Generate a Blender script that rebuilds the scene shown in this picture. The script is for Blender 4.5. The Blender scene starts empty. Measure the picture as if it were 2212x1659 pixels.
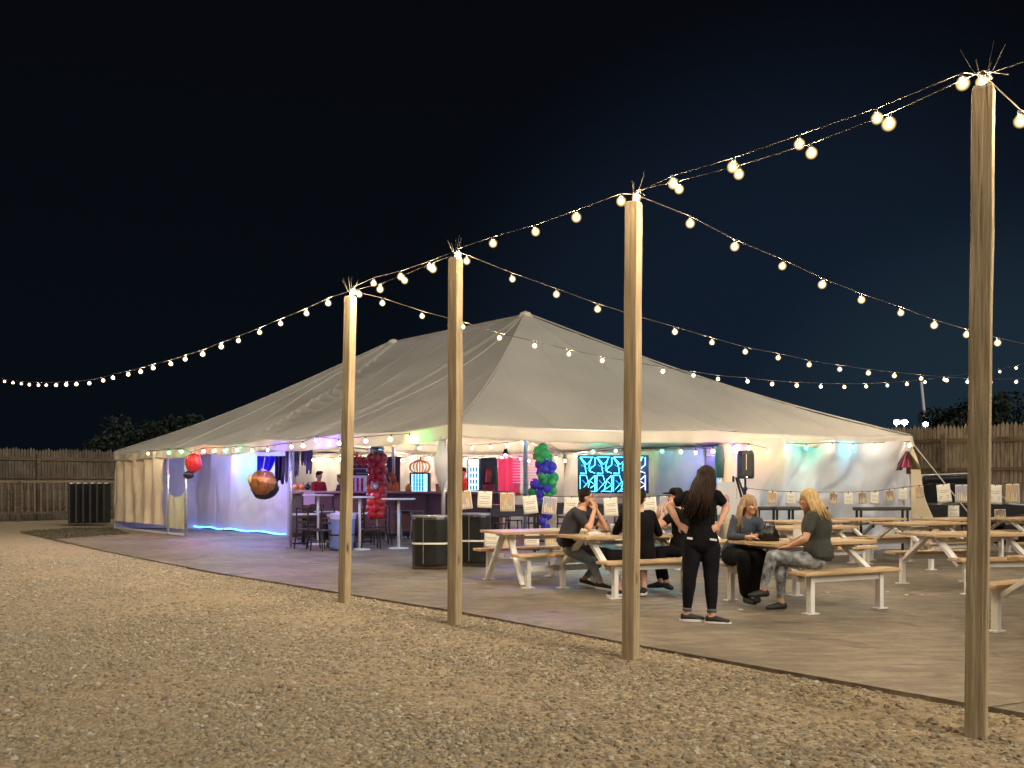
import bpy, bmesh, math, random
import numpy as np
from mathutils import Vector as V, Matrix, noise as mnoise
random.seed(7)
R = math.radians
scene = bpy.context.scene
col = scene.collection
H = 1.45; F = 1980.0; HX = 1106.0; HY = 1048.0      # camera height, focal length in reference pixels, horizon

def P(px, py, d):            # a measured sight line turned into a real point at distance d
    return V(((px-HX)/F*d, d, H-(py-HY)/F*d))
def G(px, py, z=0.0):        # point on the plane z
    d = (H-z)*F/(py-HY)
    return V(((px-HX)/F*d, d, z))

# ------------------------------------------------------------------ materials
def mat(name, c, rough=.6, var=0, vs=8, bump=0, bs=40, metal=0, emit=0, ecol=None, transl=0, stretch=None, c2=None, spec=.5, coat=0, coord='Object', sheen=0):
    m = bpy.data.materials.new(name); m.use_nodes = True
    nt = m.node_tree; N = nt.nodes; L = nt.links
    b = N['Principled BSDF']
    b.inputs['Base Color'].default_value = (*c, 1)
    b.inputs['Roughness'].default_value = rough
    b.inputs['Metallic'].default_value = metal
    b.inputs['Specular IOR Level'].default_value = spec
    b.inputs['Coat Weight'].default_value = coat
    tc = N.new('ShaderNodeTexCoord'); mp = N.new('ShaderNodeMapping')
    L.new(tc.outputs[coord], mp.inputs['Vector'])
    if stretch: mp.inputs['Scale'].default_value = stretch
    if var or c2:
        n = N.new('ShaderNodeTexNoise'); n.inputs['Scale'].default_value = vs; n.inputs['Detail'].default_value = 6
        L.new(mp.outputs[0], n.inputs['Vector'])
        r = N.new('ShaderNodeValToRGB'); r.color_ramp.elements[0].position = .32; r.color_ramp.elements[1].position = .68
        lo = c2 if c2 else tuple(max(0, x*(1-var)) for x in c); hi = c if c2 else tuple(min(1, x*(1+var)) for x in c)
        r.color_ramp.elements[0].color = (*lo, 1); r.color_ramp.elements[1].color = (*hi, 1)
        L.new(n.outputs['Fac'], r.inputs[0]); L.new(r.outputs[0], b.inputs['Base Color'])
        rm = N.new('ShaderNodeMapRange'); rm.inputs['To Min'].default_value = max(.05, rough-.12); rm.inputs['To Max'].default_value = min(1, rough+.12)
        L.new(n.outputs['Fac'], rm.inputs['Value']); L.new(rm.outputs[0], b.inputs['Roughness'])
    if bump:
        n2 = N.new('ShaderNodeTexNoise'); n2.inputs['Scale'].default_value = bs; n2.inputs['Detail'].default_value = 4
        L.new(mp.outputs[0], n2.inputs['Vector'])
        bp = N.new('ShaderNodeBump'); bp.inputs['Strength'].default_value = bump; bp.inputs['Distance'].default_value = .02
        L.new(n2.outputs['Fac'], bp.inputs['Height']); L.new(bp.outputs[0], b.inputs['Normal'])
    if emit:
        b.inputs['Emission Color'].default_value = (*(ecol or c), 1); b.inputs['Emission Strength'].default_value = emit
    if transl:
        t = N.new('ShaderNodeBsdfTranslucent'); t.inputs['Color'].default_value = (*c, 1)
        mx = N.new('ShaderNodeMixShader'); mx.inputs[0].default_value = transl
        L.new(b.outputs[0], mx.inputs[1]); L.new(t.outputs[0], mx.inputs[2]); L.new(mx.outputs[0], N['Material Output'].inputs['Surface'])
    return m

def wood_mat(name, c, dark, scale=(6, 6, .5), rough=.75, knots=True, bump=.25):
    m = bpy.data.materials.new(name); m.use_nodes = True
    nt = m.node_tree; N = nt.nodes; L = nt.links; b = N['Principled BSDF']; b.inputs['Roughness'].default_value = rough
    tc = N.new('ShaderNodeTexCoord'); mp = N.new('ShaderNodeMapping'); mp.inputs['Scale'].default_value = scale
    L.new(tc.outputs['Object'], mp.inputs[0])
    n = N.new('ShaderNodeTexNoise'); n.inputs['Scale'].default_value = 5; n.inputs['Detail'].default_value = 8; n.inputs['Distortion'].default_value = .6
    L.new(mp.outputs[0], n.inputs['Vector'])
    r = N.new('ShaderNodeValToRGB'); r.color_ramp.elements[0].position = .34; r.color_ramp.elements[1].position = .66
    r.color_ramp.elements[0].color = (*dark, 1); r.color_ramp.elements[1].color = (*c, 1)
    L.new(n.outputs['Fac'], r.inputs[0]); out = r.outputs[0]
    big = N.new('ShaderNodeTexNoise'); big.inputs['Scale'].default_value = .9; big.inputs['Detail'].default_value = 3
    L.new(tc.outputs['Object'], big.inputs['Vector'])
    mb_ = N.new('ShaderNodeMix'); mb_.data_type = 'RGBA'; mb_.blend_type = 'MULTIPLY'
    rr = N.new('ShaderNodeMapRange'); rr.inputs['From Min'].default_value = .35; rr.inputs['From Max'].default_value = .65; rr.inputs['To Min'].default_value = .72; rr.inputs['To Max'].default_value = 1.1
    L.new(big.outputs['Fac'], rr.inputs['Value'])
    cb = N.new('ShaderNodeCombineColor'); [L.new(rr.outputs[0], cb.inputs[i]) for i in range(3)]
    mb_.inputs[0].default_value = 1; L.new(out, mb_.inputs[6]); L.new(cb.outputs[0], mb_.inputs[7]); out = mb_.outputs[2]
    if knots:
        v = N.new('ShaderNodeTexVoronoi'); v.inputs['Scale'].default_value = 1
        mp2 = N.new('ShaderNodeMapping'); mp2.inputs['Scale'].default_value = (4.2, 4.2, 1.6)
        L.new(tc.outputs['Object'], mp2.inputs[0]); L.new(mp2.outputs[0], v.inputs['Vector'])
        kr = N.new('ShaderNodeValToRGB'); kr.color_ramp.elements[0].position = .07; kr.color_ramp.elements[1].position = .15
        kr.color_ramp.elements[0].color = (1, 1, 1, 1); kr.color_ramp.elements[1].color = (0, 0, 0, 1)
        L.new(v.outputs['Distance'], kr.inputs[0])
        mx = N.new('ShaderNodeMix'); mx.data_type = 'RGBA'; L.new(kr.outputs[0], mx.inputs[0]); L.new(out, mx.inputs[6])
        mx.inputs[7].default_value = (dark[0]*.35, dark[1]*.3, dark[2]*.3, 1); out = mx.outputs[2]
    L.new(out, b.inputs['Base Color'])
    bp = N.new('ShaderNodeBump'); bp.inputs['Strength'].default_value = bump; bp.inputs['Distance'].default_value = .01
    L.new(n.outputs['Fac'], bp.inputs['Height']); L.new(bp.outputs[0], b.inputs['Normal'])
    return m

# ------------------------------------------------------------------ mesh helper
class MB:
    def __init__(s): s.v = []; s.f = []
    def add(s, vs, fs):
        o = len(s.v); s.v += [tuple(x) for x in vs]; s.f += [tuple(i+o for i in f) for f in fs]; return s
    def box(s, c, d, rot=0, M=None):
        c = V(c); x, y, z = d[0]/2, d[1]/2, d[2]/2
        m = M if M is not None else Matrix.Rotation(rot, 3, 'Z')
        vs = [c + m @ V((i*x, j*y, k*z)) for i in (-1, 1) for j in (-1, 1) for k in (-1, 1)]
        return s.add(vs, [(0, 1, 3, 2), (4, 6, 7, 5), (0, 4, 5, 1), (2, 3, 7, 6), (0, 2, 6, 4), (1, 5, 7, 3)])
    def beam(s, p, q, w, h, up=(0, 0, 1)):
        p = V(p); q = V(q); a = (q-p); l = a.length; a.normalize(); u = V(up)
        if abs(a.dot(u)) > .98: u = V((0, 1, 0))
        sd = a.cross(u).normalized(); u = sd.cross(a).normalized()
        return s.box((p+q)/2, (l, w, h), M=Matrix((a, sd, u)).transposed())
    def tube(s, pts, rad, seg=8, cap=True):
        pts = [V(p) for p in pts]; n = len(pts)
        if not hasattr(rad, '__len__'): rad = [rad]*n
        vs = []; fs = []; ref = None
        for i, p in enumerate(pts):
            t = (pts[min(i+1, n-1)]-pts[max(i-1, 0)])
            if t.length < 1e-9: t = V((0, 0, 1))
            t.normalize()
            if ref is None: ref = V((0, 0, 1)) if abs(t.z) < .9 else V((1, 0, 0))
            a = t.cross(ref).normalized(); b_ = a.cross(t).normalized(); ref = b_
            r = rad[i]; ra, rb = (r if hasattr(r, '__len__') else (r, r))
            for k in range(seg):
                an = 2*math.pi*k/seg; vs.append(p + a*math.cos(an)*ra + b_*math.sin(an)*rb)
        for i in range(n-1):
            for k in range(seg):
                k2 = (k+1) % seg; fs.append((i*seg+k, i*seg+k2, (i+1)*seg+k2, (i+1)*seg+k))
        if cap: fs += [tuple(reversed(range(seg))), tuple(range((n-1)*seg, n*seg))]
        return s.add(vs, fs)
    def etube(s, secs, seg=16):       # (centre, axis a, ra, axis b, rb)
        vs = []; fs = []; n = len(secs)
        for c, a, ra, b_, rb in secs:
            for k in range(seg):
                an = 2*math.pi*k/seg; vs.append(V(c)+V(a)*math.cos(an)*ra+V(b_)*math.sin(an)*rb)
        for i in range(n-1):
            for k in range(seg):
                k2 = (k+1) % seg; fs.append((i*seg+k, i*seg+k2, (i+1)*seg+k2, (i+1)*seg+k))
        fs += [tuple(reversed(range(seg))), tuple(range((n-1)*seg, n*seg))]
        return s.add(vs, fs)
    def cap(s, p, q, r1, r2, seg=10, mid=None):   # rounded tapered limb
        p = V(p); q = V(q); a = (q-p); l = a.length
        if l < 1e-6: return s.ell(p, (r1,)*3)
        a.normalize(); pts = [p-a*r1*.95, p-a*r1*.6, p]; rr = [r1*.2, r1*.78, r1]
        for t in (.25, .5, .75):
            pts.append(p.lerp(q, t)); r = r1+(r2-r1)*t
            if mid: r += mid*(1-abs(t-.35)*1.6)
            rr.append(r)
        pts += [q, q+a*r2*.6, q+a*r2*.95]; rr += [r2, r2*.78, r2*.2]
        return s.tube(pts, rr, seg)
    def ell(s, c, r, M=None, seg=14, rings=9, fn=None):
        c = V(c); m = M if M is not None else Matrix.Identity(3); vs = []; fs = []
        for i in range(1, rings):
            th = math.pi*i/rings
            for k in range(seg):
                ph = 2*math.pi*k/seg; d = V((math.sin(th)*math.cos(ph), math.sin(th)*math.sin(ph), math.cos(th)))
                q = 1 if fn is None else fn(d)
                vs.append(c + m @ V((d.x*r[0]*q, d.y*r[1]*q, d.z*r[2]*q)))
        top = len(vs); vs.append(c + m @ V((0, 0, r[2]))); vs.append(c + m @ V((0, 0, -r[2])))
        for i in range(rings-2):
            for k in range(seg):
                k2 = (k+1) % seg; fs.append((i*seg+k, (i+1)*seg+k, (i+1)*seg+k2, i*seg+k2))
        for k in range(seg):
            k2 = (k+1) % seg; fs.append((top, k, k2)); fs.append((top+1, (rings-2)*seg+k2, (rings-2)*seg+k))
        return s.add(vs, fs)
    def cyl(s, c, r, h, seg=24, r2=None, bev=0):
        c = V(c); r2 = r if r2 is None else r2
        if bev: return s.tube([c, c+V((0, 0, bev)), c+V((0, 0, h-bev)), c+V((0, 0, h))], [r-bev, r, r2, r2-bev], seg)
        return s.tube([c, c+V((0, 0, h))], [r, r2], seg)
    def grid(s, fn, nu, nv):
        vs = [fn(i/nu, j/nv) for i in range(nu+1) for j in range(nv+1)]
        fs = [(i*(nv+1)+j, (i+1)*(nv+1)+j, (i+1)*(nv+1)+j+1, i*(nv+1)+j+1) for i in range(nu) for j in range(nv)]
        return s.add(vs, fs)
    def build(s, name, m, parent=None, smooth=False, bevel=0, solid=0, loc=None):
        me = bpy.data.meshes.new(name)
        vs = s.v
        if parent is not None:
            o_ = WL[parent.name]; vs = [(x-o_.x, y-o_.y, z-o_.z) for x, y, z in vs]; loc = None
        elif loc is not None:
            vs = [(x-loc[0], y-loc[1], z-loc[2]) for x, y, z in vs]
        me.from_pydata(vs, [], s.f); me.validate(); me.update()
        if smooth: me.polygons.foreach_set('use_smooth', [True]*len(me.polygons))
        ms = m if isinstance(m, (list, tuple)) else [m]
        for x in ms: me.materials.append(x)
        o = bpy.data.objects.new(name, me); col.objects.link(o)
        if parent is not None:
            o.parent = parent; WL[o.name] = WL[parent.name]
        else:
            if loc is not None: o.location = loc
            WL[o.name] = V(loc) if loc is not None else V((0, 0, 0))
        if bevel:
            md = o.modifiers.new('bevel', 'BEVEL'); md.width = bevel; md.segments = 2; md.limit_method = 'ANGLE'
        if solid:
            md = o.modifiers.new('thick', 'SOLIDIFY'); md.thickness = solid; md.offset = 0
        return o
WL = {}     # world origin of every object made here
def thing(name, label, cat, loc=(0, 0, 0), group=None):
    o = bpy.data.objects.new(name, None); col.objects.link(o); o.location = loc; o.empty_display_size = .1
    o['label'] = label; o['category'] = cat
    if group: o['group'] = group
    WL[o.name] = V(loc); return o
def tag(o, label=None, cat=None, group=None, kind=None):
    if label: o['label'] = label
    if cat: o['category'] = cat
    if group: o['group'] = group
    if kind: o['kind'] = kind
    return o
def copy_tree(root, loc, rotz, label, group=None, parent=None):
    r = root.copy(); col.objects.link(r); r.location = loc; r.rotation_euler = (0, 0, rotz)
    r['label'] = label
    if group: r['group'] = group
    for ch in root.children:
        c = ch.copy(); col.objects.link(c); c.parent = r
        for g in ch.children:
            d = g.copy(); col.objects.link(d); d.parent = c
    return r

# ------------------------------------------------------------------ palette
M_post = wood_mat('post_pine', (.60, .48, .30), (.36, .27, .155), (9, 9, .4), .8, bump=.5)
M_fence = wood_mat('weathered_cedar_darkened', (.15, .12, .085), (.07, .055, .038), (3, 3, .35), .9, knots=False, bump=.4)  # left fence wood, darkened to offset the strong sun on it
M_fence2 = wood_mat('weathered_cedar_brightened', (.48, .39, .28), (.20, .155, .11), (3, 3, .35), .9, knots=False, bump=.4)  # same wood brightened: light on the right fence put into the colour
M_rail2 = wood_mat('fence_rail_brightened', (.26, .19, .12), (.12, .085, .055), (.6, .6, 5), .9, knots=False)  # brightened copy of the rail wood, light put into the colour
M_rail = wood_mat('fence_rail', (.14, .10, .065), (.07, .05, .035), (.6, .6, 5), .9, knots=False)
M_top = wood_mat('table_plank', (.68, .48, .27), (.50, .33, .17), (.7, 9, 9), .55, knots=False, bump=.15)
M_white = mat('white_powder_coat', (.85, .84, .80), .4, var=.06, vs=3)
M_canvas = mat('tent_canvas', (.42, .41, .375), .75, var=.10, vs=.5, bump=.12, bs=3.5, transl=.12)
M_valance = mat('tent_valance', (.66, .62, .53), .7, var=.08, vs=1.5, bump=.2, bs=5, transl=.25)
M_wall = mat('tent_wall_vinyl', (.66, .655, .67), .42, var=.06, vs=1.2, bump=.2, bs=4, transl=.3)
M_wallbeige = mat('tent_wall_beige', (.84, .71, .50), .6, var=.08, vs=1.2, bump=.2, bs=4, transl=.04)
M_yellow_lit = mat('yellow_lit_cloth', (.72, .66, .36), .7, var=.1, vs=3, transl=.2)  # yellow light falling on the cloth is put into its base colour
M_alu = mat('aluminium_pole', (.62, .62, .64), .32, metal=.8, var=.1)
M_black = mat('black_plastic', (.018, .018, .02), .38, var=.3, vs=6)
M_blackmetal = mat('black_metal', (.02, .019, .018), .35, metal=.3)
M_cable = mat('cable_rubber', (.09, .082, .07), .9, spec=.05)
M_socket = mat('bulb_socket', (.03, .028, .025), .5)
M_rope = mat('rope', (.55, .5, .42), .8)
M_steel = mat('brushed_steel', (.5, .5, .52), .35, metal=.9)
M_paper = mat('printed_paper', (.74, .70, .60), .8, var=.06, vs=3)
M_ink = mat('paper_ink', (.35, .33, .26), .8)
M_skin = mat('skin', (.62, .34, .22), .5, var=.08, vs=12)
M_skin2 = mat('skin_fair', (.68, .38, .27), .5, var=.08, vs=12)
M_lip = mat('lips', (.42, .1, .08), .5)
M_eye = mat('dark_eye', (.03, .02, .015), .3)

def crease(m, scale, strength, dist, stretch=(1, 1, 1)):      # sharp crumple creases of stiff cloth
    nt = m.node_tree; N = nt.nodes; L = nt.links; b = N['Principled BSDF']; tc = N.new('ShaderNodeTexCoord'); mp = N.new('ShaderNodeMapping'); mp.inputs['Scale'].default_value = stretch; L.new(tc.outputs['Object'], mp.inputs[0])
    n = N.new('ShaderNodeTexNoise'); n.noise_type = 'RIDGED_MULTIFRACTAL'; n.inputs['Scale'].default_value = scale; n.inputs['Detail'].default_value = 3; n.inputs['Distortion'].default_value = .4; L.new(mp.outputs[0], n.inputs['Vector'])
    bp = N.new('ShaderNodeBump'); bp.inputs['Strength'].default_value = strength; bp.inputs['Distance'].default_value = dist; L.new(n.outputs[0], bp.inputs['Height'])
    if b.inputs['Normal'].links: L.new(b.inputs['Normal'].links[0].from_socket, bp.inputs['Normal'])
    L.new(bp.outputs[0], b.inputs['Normal'])
crease(M_wall, .9, .8, .06, (1, 1, .55)); crease(M_wallbeige, 1.1, .35, .04, (1, 1, .3)); crease(M_canvas, .35, .30, .05); crease(M_valance, 1.2, .4, .04)
for m_ in (M_wall,): m_.node_tree.nodes['Principled BSDF'].inputs['Roughness'].default_value = .38
# ------------------------------------------------------------------ camera
cam = bpy.data.cameras.new('camera'); co = bpy.data.objects.new('camera', cam); col.objects.link(co); scene.camera = co
co.location = (0, 0, H); co.rotation_euler = (R(90), 0, 0)
cam.sensor_width = 36; cam.lens = F/2212*36; cam.shift_x = 0
cam.shift_y = (HY-829.5)/2212; cam.clip_end = 800; cam.clip_start = .05

# ------------------------------------------------------------------ world: late dusk sky, one weak warm sun standing for the site floodlighting
w = bpy.data.worlds.new('World'); scene.world = w; w.use_nodes = True
nt = w.node_tree; bg = nt.nodes['Background']
tcw = nt.nodes.new('ShaderNodeTexCoord'); nrmz = nt.nodes.new('ShaderNodeVectorMath'); nrmz.operation = 'NORMALIZE'; nt.links.new(tcw.outputs['Generated'], nrmz.inputs[0])
def sky_lobe(d, p0, p1):
    dt = nt.nodes.new('ShaderNodeVectorMath'); dt.operation = 'DOT_PRODUCT'; nt.links.new(nrmz.outputs[0], dt.inputs[0]); dt.inputs[1].default_value = V(d).normalized()
    m = nt.nodes.new('ShaderNodeMapRange'); m.interpolation_type = 'SMOOTHERSTEP'; m.inputs['From Min'].default_value = p0; m.inputs['From Max'].default_value = p1; nt.links.new(dt.outputs['Value'], m.inputs['Value']); return m
def sky_mix(prev, colr, f):
    x = nt.nodes.new('ShaderNodeMix'); x.data_type = 'RGBA'; nt.links.new(f.outputs[0], x.inputs[0])
    if isinstance(prev, tuple): x.inputs[6].default_value = (*prev, 1)
    else: nt.links.new(prev, x.inputs[6])
    x.inputs[7].default_value = (*colr, 1); return x.outputs[2]
s0 = sky_mix((.0024, .0030, .0050), (.0026, .0048, .0078), sky_lobe((0, 0, -1), -.55, -.02))     # towards the horizon
s1 = sky_mix(s0, (.0068, .0135, .027), sky_lobe((.28, .95, .06), .90, 1.0))                         # town glow behind the tent on the right
s2 = sky_mix(s1, (.013, .027, .042), sky_lobe((.46, .88, .0), .955, 1.0))
nt.links.new(s2, bg.inputs['Color']); bg.inputs['Strength'].default_value = .75
sun = bpy.data.lights.new('sun', 'SUN'); so = bpy.data.objects.new('sun', sun); col.objects.link(so)
sun.energy = 1.9; sun.angle = R(40); sun.color = (1, .92, .79)
so.rotation_euler = V((-.55, .75, -.62)).to_track_quat('-Z', 'Y').to_euler()
scene.view_settings.view_transform = 'Standard'; scene.view_settings.look = 'None'; scene.view_settings.exposure = .2; scene.view_settings.gamma = 1
try:
    scene.cycles.use_denoising = True; scene.cycles.max_bounces = 6; scene.cycles.diffuse_bounces = 3; scene.cycles.transmission_bounces = 3; scene.cycles.transparent_max_bounces = 12
    scene.cycles.sample_clamp_indirect = 4; scene.cycles.use_light_tree = True; scene.cycles.caustics_reflective = False; scene.cycles.caustics_refractive = False
except Exception: pass

# ------------------------------------------------------------------ ground
EDGE = [V((9.5, -1.3, 0)), V((3.26, 5.84, 0)), V((1.19, 8.27, 0)), V((-.56, 10.48, 0)), V((-2.6, 12.7, 0)), V((-4.96, 15.27, 0)), V((-9.1, 20.4, 0))]
GZ = -.03
def gravel_material():
    m = bpy.data.materials.new('gravel_ground'); m.use_nodes = True; nt = m.node_tree; N = nt.nodes; L = nt.links; b = N['Principled BSDF']
    b.inputs['Roughness'].default_value = .95; b.inputs['Specular IOR Level'].default_value = .2
    tc = N.new('ShaderNodeTexCoord')
    v = N.new('ShaderNodeTexVoronoi'); v.inputs['Scale'].default_value = 34; L.new(tc.outputs['Object'], v.inputs['Vector'])
    r = N.new('ShaderNodeValToRGB'); e = r.color_ramp.elements; e[0].color = (.22, .175, .105, 1); e[1].color = (.55, .47, .33, 1); e.new(.5).color = (.37, .305, .20, 1)
    sp = N.new('ShaderNodeSeparateColor'); L.new(v.outputs['Color'], sp.inputs[0]); L.new(sp.outputs[0], r.inputs[0])
    n = N.new('ShaderNodeTexNoise'); n.inputs['Scale'].default_value = .55; n.inputs['Detail'].default_value = 5; n.inputs['Roughness'].default_value = .6
    L.new(tc.outputs['Object'], n.inputs['Vector'])
    r2 = N.new('ShaderNodeValToRGB'); r2.color_ramp.elements[0].position = .42; r2.color_ramp.elements[1].position = .62
    L.new(n.outputs['Fac'], r2.inputs[0])
    mx = N.new('ShaderNodeMix'); mx.data_type = 'RGBA'; L.new(r2.outputs[0], mx.inputs[0]); L.new(r.outputs[0], mx.inputs[6])
    n3 = N.new('ShaderNodeTexNoise'); n3.inputs['Scale'].default_value = 14; n3.inputs['Detail'].default_value = 8; L.new(tc.outputs['Object'], n3.inputs['Vector'])
    r3 = N.new('ShaderNodeValToRGB'); r3.color_ramp.elements[0].position = .35; r3.color_ramp.elements[1].position = .65
    r3.color_ramp.elements[0].color = (.31, .24, .145, 1); r3.color_ramp.elements[1].color = (.48, .39, .26, 1); L.new(n3.outputs['Fac'], r3.inputs[0])
    L.new(r3.outputs[0], mx.inputs[7]); L.new(mx.outputs[2], b.inputs['Base Color'])
    bp = N.new('ShaderNodeBump'); bp.invert = True; bp.inputs['Strength'].default_value = .9; bp.inputs['Distance'].default_value = .02
    L.new(v.outputs['Distance'], bp.inputs['Height']); bp2 = N.new('ShaderNodeBump'); bp2.inputs['Strength'].default_value = .5; bp2.inputs['Distance'].default_value = .02
    L.new(n3.outputs['Fac'], bp2.inputs['Height']); L.new(bp.outputs[0], bp2.inputs['Normal']); L.new(bp2.outputs[0], b.inputs['Normal'])
    return m
M_gravel = gravel_material()
gm = MB()
def gz(x, y): return GZ + .012*mnoise.noise(V((x*.6, y*.6, 0))) + .006*mnoise.noise(V((x*3, y*3, 4)))
gm.grid(lambda u, v: V((-14+28*u, -3+26*v, gz(-14+28*u, -3+26*v))), 110, 110)
x0, x1, y0, y1, B_ = -14, 14, -3, 23, 260
z = GZ-.012
gm.add([(-B_, -B_, z), (B_, -B_, z), (B_, B_, z), (-B_, B_, z), (x0, y0, z), (x1, y0, z), (x1, y1, z), (x0, y1, z)], [(0, 1, 5, 4), (1, 2, 6, 5), (2, 3, 7, 6), (3, 0, 4, 7)])
tag(gm.build('gravel_ground', M_gravel, smooth=True), kind='structure')

def concrete_material():
    m = bpy.data.materials.new('patio_concrete'); m.use_nodes = True; nt = m.node_tree; N = nt.nodes; L = nt.links; b = N['Principled BSDF']
    b.inputs['Roughness'].default_value = .62; tc = N.new('ShaderNodeTexCoord'); mp = N.new('ShaderNodeMapping')
    mp.inputs['Rotation'].default_value = (0, 0, R(-8)); mp.inputs['Scale'].default_value = (1.0, 2.3, 1); L.new(tc.outputs['Object'], mp.inputs[0])
    n = N.new('ShaderNodeTexNoise'); n.inputs['Scale'].default_value = 2.6; n.inputs['Detail'].default_value = 12; n.inputs['Roughness'].default_value = .72; n.inputs['Distortion'].default_value = .5; L.new(mp.outputs[0], n.inputs['Vector'])
    r = N.new('ShaderNodeValToRGB'); e = r.color_ramp.elements; e[0].position = .34; e[1].position = .68; e[0].color = (.125, .105, .078, 1); e[1].color = (.36, .31, .23, 1); e.new(.5).color = (.215, .18, .135, 1)
    L.new(n.outputs['Fac'], r.inputs[0])
    n2 = N.new('ShaderNodeTexNoise'); n2.inputs['Scale'].default_value = .5; n2.inputs['Detail'].default_value = 4; L.new(tc.outputs['Object'], n2.inputs['Vector'])
    r2 = N.new('ShaderNodeValToRGB'); r2.color_ramp.elements[0].position = .4; r2.color_ramp.elements[1].position = .6; r2.color_ramp.elements[0].color = (.78, .76, .74, 1); r2.color_ramp.elements[1].color = (1.1, 1.08, 1.06, 1)
    L.new(n2.outputs['Fac'], r2.inputs[0]); mx = N.new('ShaderNodeMix'); mx.data_type = 'RGBA'; mx.blend_type = 'MULTIPLY'; mx.inputs[0].default_value = 1
    L.new(r.outputs[0], mx.inputs[6]); L.new(r2.outputs[0], mx.inputs[7])
    ns = N.new('ShaderNodeTexNoise'); ns.inputs['Scale'].default_value = 1.3; ns.inputs['Detail'].default_value = 7; ns.inputs['Distortion'].default_value = 1.2; L.new(tc.outputs['Object'], ns.inputs['Vector'])
    rs_ = N.new('ShaderNodeValToRGB'); rs_.color_ramp.elements[0].position = .56; rs_.color_ramp.elements[1].position = .66; rs_.color_ramp.elements[0].color = (1, 1, 1, 1); rs_.color_ramp.elements[1].color = (.66, .64, .62, 1); L.new(ns.outputs['Fac'], rs_.inputs[0])
    m2_ = N.new('ShaderNodeMix'); m2_.data_type = 'RGBA'; m2_.blend_type = 'MULTIPLY'; m2_.inputs[0].default_value = 1; L.new(mx.outputs[2], m2_.inputs[6]); L.new(rs_.outputs[0], m2_.inputs[7]); L.new(m2_.outputs[2], b.inputs['Base Color'])
    n3 = N.new('ShaderNodeTexNoise'); n3.inputs['Scale'].default_value = 60; n3.inputs['Detail'].default_value = 3; L.new(tc.outputs['Object'], n3.inputs['Vector'])
    bp = N.new('ShaderNodeBump'); bp.inputs['Strength'].default_value = .35; bp.inputs['Distance'].default_value = .01; L.new(n3.outputs['Fac'], bp.inputs['Height'])
    bp2 = N.new('ShaderNodeBump'); bp2.inputs['Strength'].default_value = .3; bp2.inputs['Distance'].default_value = .03; L.new(n.outputs['Fac'], bp2.inputs['Height']); L.new(bp.outputs[0], bp2.inputs['Normal']); L.new(bp2.outputs[0], b.inputs['Normal'])
    rr = N.new('ShaderNodeMapRange'); rr.inputs['To Min'].default_value = .4; rr.inputs['To Max'].default_value = .85; L.new(n.outputs['Fac'], rr.inputs['Value']); L.new(rr.outputs[0], b.inputs['Roughness'])
    return m
M_conc = concrete_material()
TOP = EDGE + [V((-12.3, 24.6, 0)), V((-11.4, 27.4, 0)), V((-13.6, 31.2, 0)), V((-13, 34, 0)), V((14.5, 26, 0)), V((23, 16, 0)), V((26, -1, 0))]
pm = MB(); n_ = len(TOP)
pm.add([tuple(p) for p in TOP]+[(p.x, p.y, -.12) for p in TOP], [tuple(reversed(range(n_)))]+[(i, (i+1) % n_, (i+1) % n_+n_, i+n_) for i in range(n_)])
tag(pm.build('patio', M_conc), kind='structure')
bmm = bmesh.new(); bmm.from_mesh(bpy.data.objects['patio'].data); bmesh.ops.recalc_face_normals(bmm, faces=bmm.faces); bmm.to_mesh(bpy.data.objects['patio'].data); bmm.free()
# control joint lines cut in the slab, a sheet 4 mm above
jm = MB()
for a, b_ in ((G(2140, 1528, 0), G(2330, 1502, 0)), (V((-5.9, 16.4, 0)), V((10, 27.5, 0)))):
    d = (b_-a).normalized(); s_ = V((-d.y, d.x, 0))*.007
    jm.add([a-s_+V((0, 0, .004)), b_-s_+V((0, 0, .004)), b_+s_+V((0, 0, .004)), a+s_+V((0, 0, .004))], [(0, 1, 2, 3)])
tag(jm.build('patio_joint', mat('joint_dirt', (.05, .04, .03), .9)), kind='structure')
# grass wedge at the left end of the patio and strip at the right fence
def grass_patch(name, poly, nblades, seed, label, dense=.06):
    rnd = random.Random(seed); mb = MB(); xs = [p.x for p in poly]; ys = [p.y for p in poly]
    def inside(x, y):
        c = False; n = len(poly); j = n-1
        for i in range(n):
            if (poly[i].y > y) != (poly[j].y > y) and x < (poly[j].x-poly[i].x)*(y-poly[i].y)/(poly[j].y-poly[i].y)+poly[i].x: c = not c
            j = i
        return c
    base = MB().add([(p.x, p.y, GZ+.012) for p in poly], [tuple(range(len(poly)))])
    k = 0
    while k < nblades:
        x = rnd.uniform(min(xs), max(xs)); y = rnd.uniform(min(ys), max(ys))
        if not inside(x, y): continue
        k += 1; a = rnd.uniform(0, 6.28); h = rnd.uniform(.02, .06); w_ = rnd.uniform(.012, .03); dx, dy = math.cos(a)*w_, math.sin(a)*w_
        lx, ly = rnd.uniform(-.04, .04), rnd.uniform(-.04, .04)
        mb.add([(x-dx, y-dy, GZ+.01), (x+dx, y+dy, GZ+.01), (x+lx, y+ly, GZ+.01+h)], [(0, 1, 2)])
    tag(base.build('lawn_soil', mat('soil', (.15, .125, .08), .95, var=.4, vs=3)), kind='structure')
    tag(mb.build(name, mat('grass_blades', (.085, .072, .036), .9, var=.3, vs=1)), label, 'grass', kind='stuff')
grass_patch('grass', [V((-15.6, 29, 0)), V((-12.35, 24.7, 0)), V((-11.5, 27.4, 0)), V((-13.6, 31, 0)), V((-15, 31.5, 0))], 2600, 3, 'thin grass wedge between the gravel and the left end of the tent')
grass_patch('grass', [V((14.5, 26, 0)), V((23, 16, 0)), V((25, 16.5, 0)), V((15, 27, 0))], 5000, 4, 'dark grass strip at the foot of the right fence')

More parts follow.
